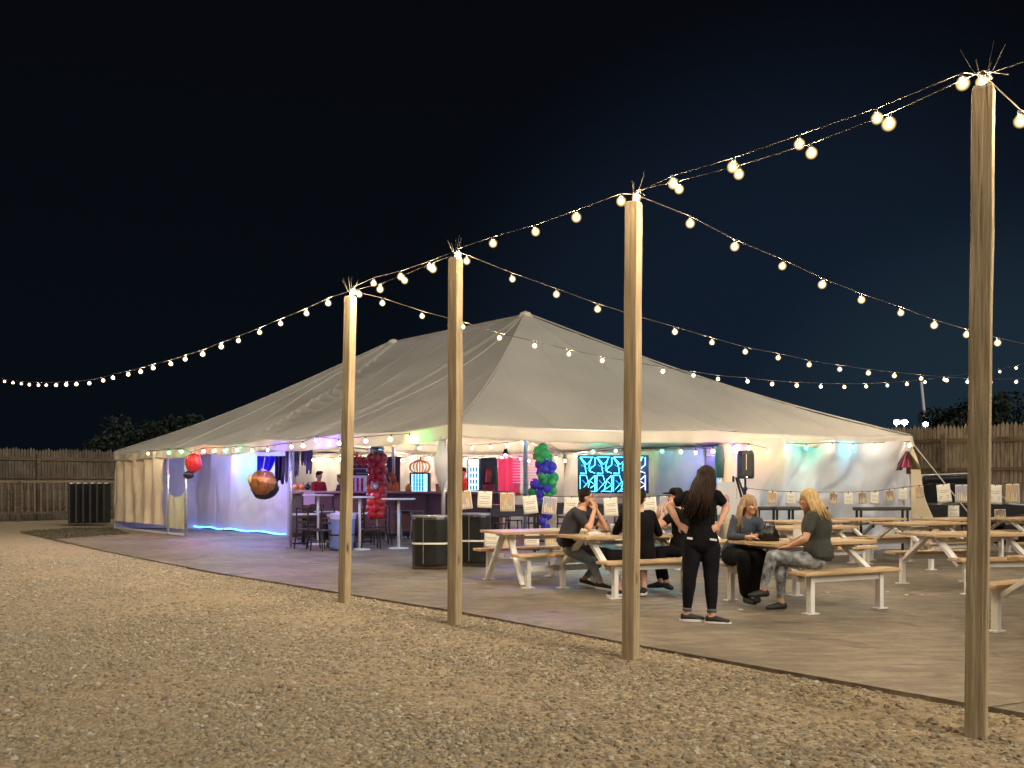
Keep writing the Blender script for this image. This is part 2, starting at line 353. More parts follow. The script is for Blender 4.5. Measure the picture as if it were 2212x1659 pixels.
# loose gravel: real instanced stones in front of the camera
def gravel_stones():
    reg = MB()
    for i in range(58):
        y0 = 2.1+.36*i; y1 = y0+.36
        def xe(y):                     # patio edge x at this y
            for a, b_ in zip(EDGE[:-1], EDGE[1:]):
                if a.y <= y <= b_.y: return a.x+(b_.x-a.x)*(y-a.y)/(b_.y-a.y)+.02
            return -9
        l0, l1 = -.60*y0-.4, -.60*y1-.4; r0, r1 = min(.60*y0+.3, xe(y0)), min(.60*y1+.3, xe(y1))
        if r0 <= l0 or r1 <= l1: break
        n = 8
        reg.grid(lambda u, v: V(((l0+(r0-l0)*u)*(1-v)+(l1+(r1-l1)*u)*v, y0+(y1-y0)*v, gz((l0+(r0-l0)*u), y0+(y1-y0)*v)-.002)), n, 1)
    o = reg.build('gravel', M_gravel)
    m = bpy.data.materials.new('gravel_stone'); m.use_nodes = True; N = m.node_tree.nodes; L = m.node_tree.links; b = N['Principled BSDF']; b.inputs['Roughness'].default_value = .85; b.inputs['Specular IOR Level'].default_value = .25
    at = N.new('ShaderNodeAttribute'); at.attribute_type = 'INSTANCER'; at.attribute_name = 'rnd'
    r = N.new('ShaderNodeValToRGB'); e = r.color_ramp.elements; e[0].color = (.28, .225, .14, 1); e[1].color = (.74, .68, .55, 1)
    for p_, c_ in ((.3, (.42, .345, .23, 1)), (.55, (.48, .40, .275, 1)), (.75, (.37, .34, .27, 1)), (.9, (.53, .45, .32, 1))): e.new(p_).color = c_
    L.new(at.outputs['Fac'], r.inputs[0])
    nn = N.new('ShaderNodeTexNoise'); nn.inputs['Scale'].default_value = 60; tcn = N.new('ShaderNodeTexCoord'); L.new(tcn.outputs['Object'], nn.inputs['Vector'])
    mm = N.new('ShaderNodeMix'); mm.data_type = 'RGBA'; mm.blend_type = 'MULTIPLY'; mm.inputs[0].default_value = .5; L.new(r.outputs[0], mm.inputs[6]); L.new(nn.outputs['Fac'], mm.inputs[7]); L.new(mm.outputs[2], b.inputs['Base Color'])
    o.data.materials.append(m)
    ng = bpy.data.node_groups.new('scatter_stones', 'GeometryNodeTree')
    ng.interface.new_socket('Geometry', in_out='INPUT', socket_type='NodeSocketGeometry'); ng.interface.new_socket('Geometry', in_out='OUTPUT', socket_type='NodeSocketGeometry')
    N = ng.nodes; L = ng.links; gi = N.new('NodeGroupInput'); go = N.new('NodeGroupOutput')
    dist = N.new('GeometryNodeDistributePointsOnFaces'); L.new(gi.outputs[0], dist.inputs['Mesh'])
    no = N.new('ShaderNodeTexNoise'); no.inputs['Scale'].default_value = .55; no.inputs['Detail'].default_value = 5; no.inputs['Roughness'].default_value = .6
    pos = N.new('GeometryNodeInputPosition'); L.new(pos.outputs[0], no.inputs['Vector'])
    mr = N.new('ShaderNodeMapRange'); mr.inputs['From Min'].default_value = .44; mr.inputs['From Max'].default_value = .56; mr.inputs['To Min'].default_value = 1700; mr.inputs['To Max'].default_value = 130
    L.new(no.outputs['Fac'], mr.inputs['Value']); sy = N.new('ShaderNodeSeparateXYZ'); L.new(pos.outputs[0], sy.inputs[0]); fd = N.new('ShaderNodeMapRange'); fd.interpolation_type = 'SMOOTHSTEP'; fd.inputs['From Min'].default_value = 10; fd.inputs['From Max'].default_value = 22; fd.inputs['To Min'].default_value = 1; fd.inputs['To Max'].default_value = 0; L.new(sy.outputs['Y'], fd.inputs['Value']); mu = N.new('ShaderNodeMath'); mu.operation = 'MULTIPLY'; L.new(mr.outputs[0], mu.inputs[0]); L.new(fd.outputs[0], mu.inputs[1]); L.new(mu.outputs[0], dist.inputs['Density'])
    inst = N.new('GeometryNodeInstanceOnPoints'); L.new(dist.outputs['Points'], inst.inputs['Points'])
    g2i = N.new('GeometryNodeGeometryToInstance')
    for k in range(5):
        ico = N.new('GeometryNodeMeshIcoSphere'); ico.inputs['Subdivisions'].default_value = 3 if k < 2 else 2; ico.inputs['Radius'].default_value = 1
        sp = N.new('GeometryNodeSetPosition'); L.new(ico.outputs[0], sp.inputs[0])
        n4 = N.new('ShaderNodeTexNoise'); n4.noise_dimensions = '4D'; n4.inputs['W'].default_value = k*7.3; n4.inputs['Scale'].default_value = .9; n4.inputs['Detail'].default_value = 1.5
        ps = N.new('GeometryNodeInputPosition'); L.new(ps.outputs[0], n4.inputs['Vector'])
        sub = N.new('ShaderNodeVectorMath'); sub.operation = 'SUBTRACT'; L.new(n4.outputs['Color'], sub.inputs[0]); sub.inputs[1].default_value = (.5, .5, .5)
        sc = N.new('ShaderNodeVectorMath'); sc.operation = 'SCALE'; L.new(sub.outputs[0], sc.inputs[0]); sc.inputs['Scale'].default_value = 1.5
        L.new(sc.outputs[0], sp.inputs['Offset'])
        tr = N.new('GeometryNodeTransform'); L.new(sp.outputs[0], tr.inputs[0]); tr.inputs['Scale'].default_value = (1, .72+.08*k, .5+.06*k)
        sm = N.new('GeometryNodeSetMaterial'); L.new(tr.outputs[0], sm.inputs[0]); sm.inputs['Material'].default_value = m
        L.new(sm.outputs[0], g2i.inputs[0])
    L.new(g2i.outputs[0], inst.inputs['Instance']); inst.inputs['Pick Instance'].default_value = True
    ri = N.new('FunctionNodeRandomValue'); ri.data_type = 'INT'; ri.inputs[4].default_value = 0; ri.inputs[5].default_value = 4; L.new(ri.outputs[2], inst.inputs['Instance Index'])
    rr = N.new('FunctionNodeRandomValue'); rr.data_type = 'FLOAT_VECTOR'; rr.inputs[0].default_value = (-.5, -.5, 0); rr.inputs[1].default_value = (.5, .5, 6.28); L.new(rr.outputs[0], inst.inputs['Rotation'])
    rs = N.new('FunctionNodeRandomValue'); rs.data_type = 'FLOAT'; rs.inputs[2].default_value = .0; rs.inputs[3].default_value = 1; rs.inputs['Seed'].default_value = 5
    pw = N.new('ShaderNodeMath'); pw.operation = 'POWER'; L.new(rs.outputs[1], pw.inputs[0]); pw.inputs[1].default_value = 2.4
    ms = N.new('ShaderNodeMapRange'); ms.inputs['To Min'].default_value = .007; ms.inputs['To Max'].default_value = .026; L.new(pw.outputs[0], ms.inputs['Value']); L.new(ms.outputs[0], inst.inputs['Scale'])
    st = N.new('GeometryNodeStoreNamedAttribute'); st.domain = 'INSTANCE'; st.data_type = 'FLOAT'; st.inputs['Name'].default_value = 'rnd'; L.new(inst.outputs[0], st.inputs[0])
    rc = N.new('FunctionNodeRandomValue'); rc.data_type = 'FLOAT'; rc.inputs['Seed'].default_value = 9; L.new(rc.outputs[1], st.inputs['Value'])
    L.new(st.outputs[0], go.inputs[0])
    md = o.modifiers.new('stones', 'NODES'); md.node_group = ng
    tag(o, 'loose tan limestone gravel covering the lot in front of the patio', 'gravel', kind='stuff')
gravel_stones()

# ------------------------------------------------------------------ fences
def fence(A, B_, h, label, seed, npanel, dirn, M_fence=M_fence, M_rail=M_rail):
    A = V(A); B_ = V(B_); d = (B_-A); L_ = d.length; d.normalize(); nrm = V(dirn).normalized(); rnd = random.Random(seed); ang = math.atan2(d.y, d.x)
    t = thing('picket_fence', label, 'fence', A)
    mb = MB(); x = 0
    while x < L_:
        w_ = rnd.uniform(.098, .118); hh = h+rnd.uniform(-.05, .05); c = A+d*(x+w_/2)
        off = rnd.uniform(-.006, .006); th = .018
        b0 = c-d*(w_/2-.004); b1 = c+d*(w_/2-.004)
        prof = [(b0, 0.0), (b0, hh-.10), (c, hh), (b1, hh-.10), (b1, 0.0)]
        n0 = [p-nrm*(off) + V((0, 0, zz-.04)) for p, zz in prof]; n1 = [q-nrm*th for q in n0]
        mb.add(n0+n1, [(0, 1, 2, 3, 4), (9, 8, 7, 6, 5), (0, 5, 6, 1), (1, 6, 7, 2), (2, 7, 8, 3), (3, 8, 9, 4)])
        x += w_+.006
    mb.build('picket_panel', M_fence, t)
    for z_, hh in ((h*.84, .14), (h*.58, .09), (h*.16, .14)):
        MB().beam(A+nrm*.03+V((0, 0, z_)), B_+nrm*.03+V((0, 0, z_)), .04, hh).build('rail', M_rail, t)
    k = npanel; 
    for i in range(k+1):
        c = A+d*(L_*i/k)+nrm*.1
        MB().box(c+V((0, 0, h*.46-.05)), (.13, .13, h*.92), ang).build('fence_post', M_rail, t, bevel=.006)
    return t
lf_a, lf_b = V((-27.2, 32.4, 0)), V((-10.5, 47.2, 0))
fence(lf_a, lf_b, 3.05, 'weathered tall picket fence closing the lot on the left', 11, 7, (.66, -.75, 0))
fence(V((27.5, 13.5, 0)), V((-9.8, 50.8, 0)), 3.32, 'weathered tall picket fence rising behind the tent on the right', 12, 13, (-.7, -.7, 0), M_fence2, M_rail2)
# low baluster railing in front of left fence
ra, rb = V((-23.5, 34.5, 0)), V((-13.2, 43.2, 0)); rd = (rb-ra).normalized()
t = thing('baluster_railing', 'low dark wooden baluster railing in front of the left fence', 'railing', ra)
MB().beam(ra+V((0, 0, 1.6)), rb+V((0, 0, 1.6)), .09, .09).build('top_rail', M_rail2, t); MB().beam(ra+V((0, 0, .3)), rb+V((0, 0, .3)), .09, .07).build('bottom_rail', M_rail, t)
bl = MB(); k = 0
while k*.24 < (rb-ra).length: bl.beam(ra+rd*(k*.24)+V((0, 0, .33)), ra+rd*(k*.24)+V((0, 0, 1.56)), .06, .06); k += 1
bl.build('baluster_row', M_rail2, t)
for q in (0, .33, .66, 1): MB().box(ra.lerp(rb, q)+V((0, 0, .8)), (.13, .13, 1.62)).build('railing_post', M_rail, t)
# folded tables stacked upright on a cart
c0 = P(190, 1080, 33.5); c0.z = 0
M_fold = mat('dark_table_edge', (.025, .025, .028), .5)
for i in range(6):
    px = c0+V((.23*(i-2.5), .05*i, 0))
    t = thing('folded_table', ('first', 'second', 'third', 'fourth', 'fifth', 'sixth')[i]+' from the left of the dark folded tables standing upright by the left fence', 'table', px, 'folded tables standing upright by the left fence')
    MB().box(px+V((0, 0, .78)), (.07, .75, 1.45), R(8)).build('tabletop', M_fold, t, bevel=.02)
    MB().box(px+V((0, -.02, 1.52)), (.09, .22, .03), R(8)).build('edge_highlight', M_white, t, bevel=.01)  # white block stands for the highlight on the upright table edge
    MB().beam(px+V((.05, -.3, .1)), px+V((.05, -.3, 1.35)), .03, .03).build('folded_leg', M_steel, t)
# trees far beyond the fences
def tree(c, h, rad, label, seed, leafcol):
    rnd = random.Random(seed); c = V(c); t = thing('tree', label, 'tree', c, 'trees beyond the fence')
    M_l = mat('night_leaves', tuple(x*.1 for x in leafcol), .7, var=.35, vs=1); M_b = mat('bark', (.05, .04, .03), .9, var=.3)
    tr = MB().tube([c, c+V((.1, 0, h*.3)), c+V((0, .1, h*.62))], [rad*.09, rad*.07, rad*.04], 8); br = []
    for i in range(9):
        a = rnd.uniform(0, 6.28); s_ = c+V((0, 0, h*rnd.uniform(.3, .55))); e = s_+V((math.cos(a)*rad*rnd.uniform(.4, .8), math.sin(a)*rad*rnd.uniform(.4, .8), h*rnd.uniform(.12, .35)))
        tr.tube([s_, s_.lerp(e, .5)+V((0, 0, -.1)), e], [rad*.03, rad*.02, rad*.008], 5); br.append(e)
    tr.build('trunk', M_b, t)
    cr = MB()
    cl = br+[c+V((rnd.uniform(-.6, .6)*rad, rnd.uniform(-.6, .6)*rad, h*rnd.uniform(.55, .95))) for _ in range(16)]
    for q in cl:
        r_ = rad*rnd.uniform(.22, .42)
        for _ in range(220):
            d = V((rnd.gauss(0, 1), rnd.gauss(0, 1), rnd.gauss(0, 1))).normalized()*r_*rnd.uniform(.5, 1)
            p_ = q+V((d.x, d.y, d.z*.7)); u_ = V((rnd.gauss(0, 1), rnd.gauss(0, 1), rnd.gauss(0, 1))).normalized()*rnd.uniform(.08, .2); w_ = u_.cross(V((rnd.gauss(0, 1), rnd.gauss(0, 1), 1))).normalized()*.07
            cr.add([p_-u_, p_+w_, p_+u_, p_-w_], [(0, 1, 2, 3)])
    cr.build('crown', M_l, t)
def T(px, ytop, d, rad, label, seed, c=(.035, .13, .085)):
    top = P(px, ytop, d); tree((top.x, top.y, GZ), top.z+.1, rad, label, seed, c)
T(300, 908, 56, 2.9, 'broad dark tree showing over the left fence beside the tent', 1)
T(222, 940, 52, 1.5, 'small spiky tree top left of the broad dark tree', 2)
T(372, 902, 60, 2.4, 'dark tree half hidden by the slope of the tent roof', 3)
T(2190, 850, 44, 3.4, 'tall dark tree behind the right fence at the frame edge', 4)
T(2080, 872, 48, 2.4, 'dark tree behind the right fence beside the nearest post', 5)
# ------------------------------------------------------------------ light posts
POST = {}
def post(k, xb, yb, xt, yt, label, faces=57):
    g = G(xb, yb, GZ); top = P(xt, yt, g.y); POST[k] = (g, top); rnd = random.Random(k*5)
    t = thing('light_post', label, 'post', g, 'timber posts carrying the string lights'); s_ = .115; ang = R(-33)
    ax = Matrix.Rotation(ang, 3, 'Z'); mb = MB(); lo = V((g.x, g.y, GZ-.1))
    rings = []; n = 14
    for i in range(n+2):
        c = lo.lerp(top, min(1, i/n)*.994+.006*(i > n))+V((mnoise.noise(V((i*.5, k, 0)))*.006, mnoise.noise(V((i*.5, k, 9)))*.006, 0)); q = s_/2*(.86 if i == n+1 else 1); b_ = q*.93
        pts = [(-q, -b_), (-b_, -q), (b_, -q), (q, -b_), (q, b_), (b_, q), (-b_, q), (-q, b_)]
        zz = c.z if i <= n else top.z
        rings.append([V((c.x, c.y, zz))+ax @ V((x, y, 0)) for x, y in pts])
    vs = [p for r_ in rings for p in r_]; m_ = 8
    fs = [(i*m_+j, i*m_+(j+1) % m_, (i+1)*m_+(j+1) % m_, (i+1)*m_+j) for i in range(n+1) for j in range(m_)]+[tuple(range((n+1)*m_, (n+1)*m_+m_))]
    mb.add(vs, fs).build('timber', M_post, t, bevel=.003)
    MB().tube([top+V((0, 0, -.04)), top+V((0, 0, .05)), top+V((.02, 0, .09)), top+V((.05, 0, .05))], .007, 8).build('eye_hook', M_steel, t)
    wm = MB()
    for i in range(8):                       # cut tie-wire ends fanning out over the post head
        a = rnd.uniform(0, 6.28); l = rnd.uniform(.1, .24); e = top+V((math.cos(a)*l*.55, math.sin(a)*l*.4, .05+l*.8)); wm.tube([top+V((0, 0, .03)), top.lerp(e, .55)+V((0, 0, -.01)), e], .0016, 4)
    wm.build('wire_end', M_cable, t)
    return t
post(1, 743, 1302, 757, 640, 'farthest of the four timber light posts, in front of the blue lit bin')
post(2, 982, 1350, 984, 557, 'second farthest timber light post, in front of the black bins')
post(3, 1362, 1425, 1369, 437, 'second nearest timber light post, in front of the seated man in black')
post(4, 2108, 1588, 2125, 188, 'nearest and thickest looking timber light post at the right edge')

# ------------------------------------------------------------------ string lights
def bulb_mat(name, c, s): return mat(name, c, .4, emit=s*2.7, ecol=c)
EM_L = bulb_mat('lit_warm_bulb_left', (1, .78, .54), 1900)
EM_W = bulb_mat('lit_warm_bulb', (1, .77, .50), 640)
EM_F = bulb_mat('lit_warm_bulb_far', (1, .78, .52), 850)
EM_BK = bulb_mat('lit_back_row_bulb', (1, .78, .52), 170)
EM_IN = bulb_mat('lit_party_bulb', (1, .80, .56), 65)
EMC = {k: bulb_mat('lit_%s_bulb' % k, c, s*.5) for k, c, s in (('blue', (.10, .06, 1), 900), ('green', (.12, 1, .25), 200), ('teal', (.03, .9, .65), 260), ('red', (1, .03, .05), 420), ('pink', (1, .04, .30), 420), ('yellow', (1, .55, .03), 340), ('cyan', (.04, .7, 1), 300))}
BULBS = {}
def halo_shell(em):          # oversized emissive shell, fading outwards to imitate a halo round the core
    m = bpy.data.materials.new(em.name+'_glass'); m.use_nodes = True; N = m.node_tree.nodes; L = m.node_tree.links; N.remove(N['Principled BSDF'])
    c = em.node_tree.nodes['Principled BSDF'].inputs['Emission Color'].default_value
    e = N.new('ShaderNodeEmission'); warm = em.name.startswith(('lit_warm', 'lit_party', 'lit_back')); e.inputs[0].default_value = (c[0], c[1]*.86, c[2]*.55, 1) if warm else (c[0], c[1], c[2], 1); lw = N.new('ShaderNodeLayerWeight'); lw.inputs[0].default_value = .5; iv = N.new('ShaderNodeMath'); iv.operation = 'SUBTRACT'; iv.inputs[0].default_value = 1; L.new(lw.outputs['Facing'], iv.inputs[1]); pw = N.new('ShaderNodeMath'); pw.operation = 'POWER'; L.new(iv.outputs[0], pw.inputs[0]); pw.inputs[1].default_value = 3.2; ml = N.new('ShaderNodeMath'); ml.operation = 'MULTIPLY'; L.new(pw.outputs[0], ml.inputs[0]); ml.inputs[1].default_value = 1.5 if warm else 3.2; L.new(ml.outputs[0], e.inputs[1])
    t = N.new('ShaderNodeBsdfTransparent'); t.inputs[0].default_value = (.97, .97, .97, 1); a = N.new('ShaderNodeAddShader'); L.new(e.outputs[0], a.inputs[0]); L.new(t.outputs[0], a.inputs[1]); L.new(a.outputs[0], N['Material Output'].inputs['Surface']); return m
def bulb_mesh(em, r):
    key = (em.name, r)
    if key not in BULBS:
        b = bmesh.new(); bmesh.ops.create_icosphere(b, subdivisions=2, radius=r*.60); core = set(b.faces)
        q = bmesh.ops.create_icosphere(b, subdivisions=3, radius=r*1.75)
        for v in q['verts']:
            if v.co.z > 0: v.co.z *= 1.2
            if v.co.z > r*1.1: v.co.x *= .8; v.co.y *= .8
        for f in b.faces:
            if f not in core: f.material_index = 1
        me = bpy.data.meshes.new('bulb'); b.to_mesh(me); b.free(); me.materials.append(em); me.materials.append(halo_shell(em)); me.polygons.foreach_set('use_smooth', [True]*len(me.polygons)); BULBS[key] = me
        s = MB().cyl((0, 0, r*1.5), r*.48, r*1.1, 8); ms = bpy.data.meshes.new('socket'); ms.from_pydata(s.v, [], s.f); ms.materials.append(M_socket); BULBS[(key, 's')] = ms
    return BULBS[key], BULBS[(key, 's')]
def strand(label, pts, bulbs, em=EM_W, r=.026, cable=.0045, group='warm string lights hung from the posts', sag=.05, name='string_light'):
    """pts: cable path; bulbs: list of (position, material or None)"""
    t = thing(name, label, 'string light', pts[0], group)
    MB().tube(pts, cable, 5).build('cable', M_cable, t)
    for b in bulbs:
        p, e = b if isinstance(b, tuple) else (b, em)
        me, ms = bulb_mesh(e, r); o = bpy.data.objects.new('bulb', me); col.objects.link(o); o.parent = t; o.location = p-V(pts[0]); o.rotation_euler = (random.uniform(-.22, .22), random.uniform(-.22, .22), 0); o.scale = (random.uniform(.9, 1.08),)*3
        q = bpy.data.objects.new('socket', ms); col.objects.link(q); q.parent = o
    return t
def hit(px, py, A, D):       # sight line through (px,py) meeting the vertical plane A + t*D
    k = (px-HX)/F; t = (k*A.y-A.x)/(D[0]-k*D[1]); Y = A.y+t*D[1]; return P(px, py, Y)
def run(A, D, seq, up=14, lead=None, end=None, em=EM_W, r=.026, label='', **kw):
    ps = [hit(x, y, A, D) for x, y in seq]; drop = r*2.6
    cable = ([lead] if lead else [])+[p+V((0, 0, drop)) for p in ps]+([end] if end else [])
    return strand(label, cable, ps, em=em, r=r, **kw)
g1, t1 = POST[1]; g2, t2 = POST[2]; g3, t3 = POST[3]; g4, t4 = POST[4]
up = V((0, 0, .07))
run(t1, (-.66, .75), [(709, 655), (662, 677), (606, 699), (561, 718), (515, 736), (478, 749), (438, 765), (400, 776), (369, 786), (331, 795), (304, 803), (277, 809), (244, 816), (223, 822), (193, 828), (165, 830), (143, 831), (121, 832), (100, 832), (83, 832), (63, 831), (46, 829), (28, 827), (10, 824), (-14, 819)], lead=t1+up, label='long string of warm bulbs sweeping from the farthest post down to the left edge', em=EM_L)
def along(A, B_, seq, label, em=EM_W, off=0, **kw):
    d = B_-A; return run(A, (d.x, d.y), seq, lead=A+up, end=B_+up, label=label, em=em, **kw)
along(t1, t2, [(765, 631), (807, 612), (866, 598), (929, 577)], 'upper of the two warm strings between the farthest post and the second farthest post')
along(t1+V((.05, -.1, -.04)), t2+V((.05, -.1, -.04)), [(776, 636), (821, 625), (874, 606), (935, 581)], 'lower of the two warm strings between the farthest post and the second farthest post')
along(t2, t3, [(990, 551), (1065, 526), (1157, 501), (1245, 470), (1342, 435)], 'single warm string between the second farthest post and the second nearest post')
along(t3, t4, [(1455, 397), (1583, 361), (1727, 312), (1895, 256), (2080, 181)], 'upper of the two warm strings between the two nearest posts')
along(t3+V((.08, -.12, -.05)), t4+V((.08, -.12, -.05)), [(1375, 428), (1467, 409), (1596, 377), (1753, 331), (1920, 268), (2122, 178)], 'lower of the two warm strings between the two nearest posts')
E1 = (.75, .66)
run(t1, E1, [(826, 655), (912, 683), (1000, 706), (1079, 730), (1155, 747), (1229, 765), (1301, 779), (1370, 791), (1432, 802), (1498, 811), (1551, 819), (1615, 824), (1668, 830), (1721, 833), (1773, 835), (1824, 836), (1871, 835), (1917, 833), (1959, 830), (1998, 826), (2040, 820), (2100, 812), (2160, 803), (2195, 795), (2235, 786)], lead=t1+up, label='lowest warm string crossing the patio from the farthest post in front of the tent roof', em=EM_F)
run(t2, E1, [(1008, 564), (1107, 603), (1202, 636), (1291, 668), (1375, 694), (1458, 717), (1538, 740), (1610, 760), (1681, 773), (1748, 788), (1814, 798), (1876, 806), (1932, 812), (1990, 818), (2045, 822), (2090, 825), (2140, 826), (2195, 825), (2240, 822)], lead=t2+up, label='middle warm string crossing the patio from the second farthest post')
run(t3, (.78, .62), [(1491, 483), (1587, 533), (1690, 575), (1776, 615), (1861, 648), (1946, 676), (2018, 703), (2088, 723), (2155, 741), (2235, 758), (2330, 775), (2430, 790)], lead=t3+up, label='highest warm string crossing the patio from the second nearest post')
run(t4, (.95, .3), [(2205, 262), (2420, 360), (2600, 430), (2760, 490), (2900, 540), (3050, 585), (3200, 620)], lead=t4+up, label='warm string leaving the nearest post towards the lower right')
run(t4, (.70, -.72), [(2330, 120), (2700, -20), (3300, -200), (4600, -560)], lead=t4+up, label='warm string leaving the nearest post towards the upper right')  # bulbs all lie out of view, string continued there to add light

# ------------------------------------------------------------------ tent
EZ = H+1.1
N_ = V((-1.01, 16.5, EZ)); L_ = V((-13.3, 30.7, EZ)); R_ = V((9.0, 20.7, EZ)); B_ = V((1.7, 30.2, EZ))
P1 = P(1135, 678, 22.8); P2 = P(850, 737, 27.3); M_ = N_.lerp(R_, .525)
tent = thing('party_tent', 'huge grey white canvas party tent with two roof peaks', 'tent', (N_.x, N_.y, 0))
def sd(p, a, b_):        # signed distance in plan from the line a->b
    d = (b_-a); l = math.hypot(d.x, d.y); return ((p.x-a.x)*d.y-(p.y-a.y)*d.x)/l
S1 = N_.lerp(L_, .321); S2 = N_.lerp(L_, .494); S0 = N_.lerp(L_, .72)
def eave_dip(s, n): return -.07*abs(math.sin(math.pi*n*s))
def left_panel(u, v):
    e = N_.lerp(L_, u); e.z += eave_dip(u, 5); rdg = P1.lerp(P2, u); rdg.z -= .16*math.sin(math.pi*u)
    p = e.lerp(rdg, v); p.z -= .22*math.sin(math.pi*v)*(1-.3*v)
    f = 0
    for (a, b_, amp, w_, k) in ((S2, P2, .075, .62, 18), (S1, P1, .02, .4, 15)):
        x = sd(p, a, b_)
        along_ = (p-a).dot((b_-a).normalized())
        if x < 0 or True:
            side = x if k == 18 else -x
            if side > 0: f += amp*math.exp(-((side-.25)/w_)**2)*math.sin(along_*k+side*5+mnoise.noise(p*.9)*1.2)*(1-abs(2*v-.85)**3 if abs(2*v-.85) < 1 else 0)
        f += .05*math.exp(-(x/.09)**2)
    f += .03*mnoise.noise(V((p.x*.5, p.y*.5, 0)))+.008*mnoise.noise(p*2.5); sx_ = ((p-N_).dot((L_-N_).normalized())) % 1.5; f += .016*math.exp(-((sx_-.75)/.05)**2)
    f += .035*math.exp(-(v/.10)**2)*math.sin(u*95+3*mnoise.noise(V((u*12, 0, 0))))*abs(math.sin(math.pi*5*u+.4))
    p.z += f; return p
def end_panel(A, B2, Pk, n, seed):
    def fn(u, v):
        e = A.lerp(B2, u); e.z += eave_dip(u, n); p = e.lerp(Pk, v); p.z -= .25*math.sin(math.pi*v)*(1-.3*v)
        x = u-.5; f = .03*mnoise.noise(V((p.x*.5, p.y*.5, seed)))+.006*mnoise.noise(p*3)
        f += .028*math.sin(u*38+2*mnoise.noise(V((u*6, v*2, seed))))*max(0, 1-v*1.7)*max(0, (u-.35))*1.4
        f += .03*math.exp(-(v/.08)**2)*math.sin(u*70)*math.exp(-((u-.5)/.08)**2)
        sx_ = ((p-A).dot((B2-A).normalized())) % 1.35; f += .022*math.exp(-((sx_-.67)/.05)**2)*(1-.4*v)
        f += .035*math.exp(-((u-.525)*(1-v)*10/.1)**2)
        p.z += f; return p
    return fn
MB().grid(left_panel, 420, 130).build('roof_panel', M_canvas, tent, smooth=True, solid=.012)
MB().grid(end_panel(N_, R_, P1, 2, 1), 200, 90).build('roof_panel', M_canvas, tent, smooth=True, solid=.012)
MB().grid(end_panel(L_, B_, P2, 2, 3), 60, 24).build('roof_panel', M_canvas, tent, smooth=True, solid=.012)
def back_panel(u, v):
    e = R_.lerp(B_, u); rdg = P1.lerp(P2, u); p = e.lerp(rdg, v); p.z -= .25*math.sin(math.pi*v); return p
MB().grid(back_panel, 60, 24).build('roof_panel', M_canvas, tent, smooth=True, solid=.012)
# hip webbing, ridge tubes
def hipline(a, b_, dz=.03): return [a.lerp(b_, i/14)+V((0, 0, dz-.24*math.sin(math.pi*i/14)*(1-.3*i/14))) for i in range(15)]
for a, b_ in ((N_, P1), (L_, P2), (R_, P1), (B_, P2)): MB().tube(hipline(a, b_), .02, 6).build('hip_webbing', M_canvas, tent)
for a, b_ in ((S1, P1), (S2, P2), (S0, P2)): MB().tube([left_panel((a-N_).length/(L_-N_).length*(1-i/20*1.0)+(1 if b_ is P2 else 0)*i/20*1.0, i/20)+V((0, 0, .015)) for i in range(21)], .016, 6).build('seam_webbing', M_canvas, tent)
for pk in (P1, P2):
    MB().tube([V((pk.x, pk.y, 0)), pk+V((0, 0, .04))], .05, 12).build('centre_pole', M_alu, tent, smooth=True)
    MB().tube([pk+V((0, 0, -.10)), pk+V((0, 0, .03)), pk+V((0, 0, .06))], [.22, .12, .03], 16).build('peak_cap', M_valance, tent, smooth=True)
# valance
def valance(A, B2, n, drop=.27, flare=.03, seed=0):
    d = (B2-A); l = d.length; nv = V((-d.y, d.x, 0)).normalized(); c = (N_+L_+R_+B_)/4
    if (A-c).dot(nv) < 0: nv = -nv
    def fn(u, v):
        p = A.lerp(B2, u); p.z += eave_dip(u, n)+.01; 
        p.z -= drop*v*(1+.12*mnoise.noise(V((u*l*.9, seed, 0))))
        wv = .035*v*(math.sin(u*l*5.2+2.5*mnoise.noise(V((u*l*.8, seed, 2))))+.5*math.sin(u*l*13+seed)); return p+nv*(.05+flare*v+wv)
    return MB().grid(fn, int(l*14), 6)
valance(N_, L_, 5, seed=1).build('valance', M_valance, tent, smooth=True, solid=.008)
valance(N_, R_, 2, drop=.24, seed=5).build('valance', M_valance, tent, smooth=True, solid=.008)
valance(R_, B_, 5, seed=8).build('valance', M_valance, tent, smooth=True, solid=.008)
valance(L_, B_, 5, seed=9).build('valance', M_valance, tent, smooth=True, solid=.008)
# perimeter poles and beams
def pole(p, r=.035, foot=True):
    MB().tube([V((p.x, p.y, 0.01)), V((p.x, p.y, EZ-.05))], r, 12).build('side_pole', M_alu, tent, smooth=True)
    if foot: MB().box((p.x, p.y, .012), (.2, .2, .02)).build('base_plate', M_steel, tent)
for q in (N_.lerp(L_, .02), N_.lerp(L_, .335), N_.lerp(L_, .672), N_.lerp(L_, .985), N_.lerp(L_, .745), M_, R_.lerp(N_, .02), R_.lerp(B_, .5), B_, B_.lerp(L_, .33), B_.lerp(L_, .66)): pole(q)
for a, b_ in ((N_, L_), (N_, R_), (R_, B_), (B_, L_)):
    MB().tube([a+V((0, 0, -.06)), b_+V((0, 0, -.06))], .03, 8).build('eave_beam', M_alu, tent)
def rafter_path(a, b_): return [a.lerp(b_, .96*i/10)+V((0, 0, -.08-.26*(i/10)-.42*math.sin(math.pi*i/10))) for i in range(11)]
for a, b_ in ((N_.lerp(L_, .335), P1), (M_, P1), (N_.lerp(L_, .672), P2), (R_.lerp(B_, .5), P1), (B_.lerp(L_, .5), P2), (N_, P1), (R_, P1), (B_, P2), (L_, P2)):
    MB().tube(rafter_path(a, b_), .026, 8).build('rafter', M_alu, tent)
for a, b_ in ((N_.lerp(L_, .335), B_.lerp(L_, .33)), (M_, B_)): MB().tube([a.lerp(b_, i/8)+V((0, 0, -.08)) for i in range(9)], .022, 8).build('cross_beam', M_alu, tent)
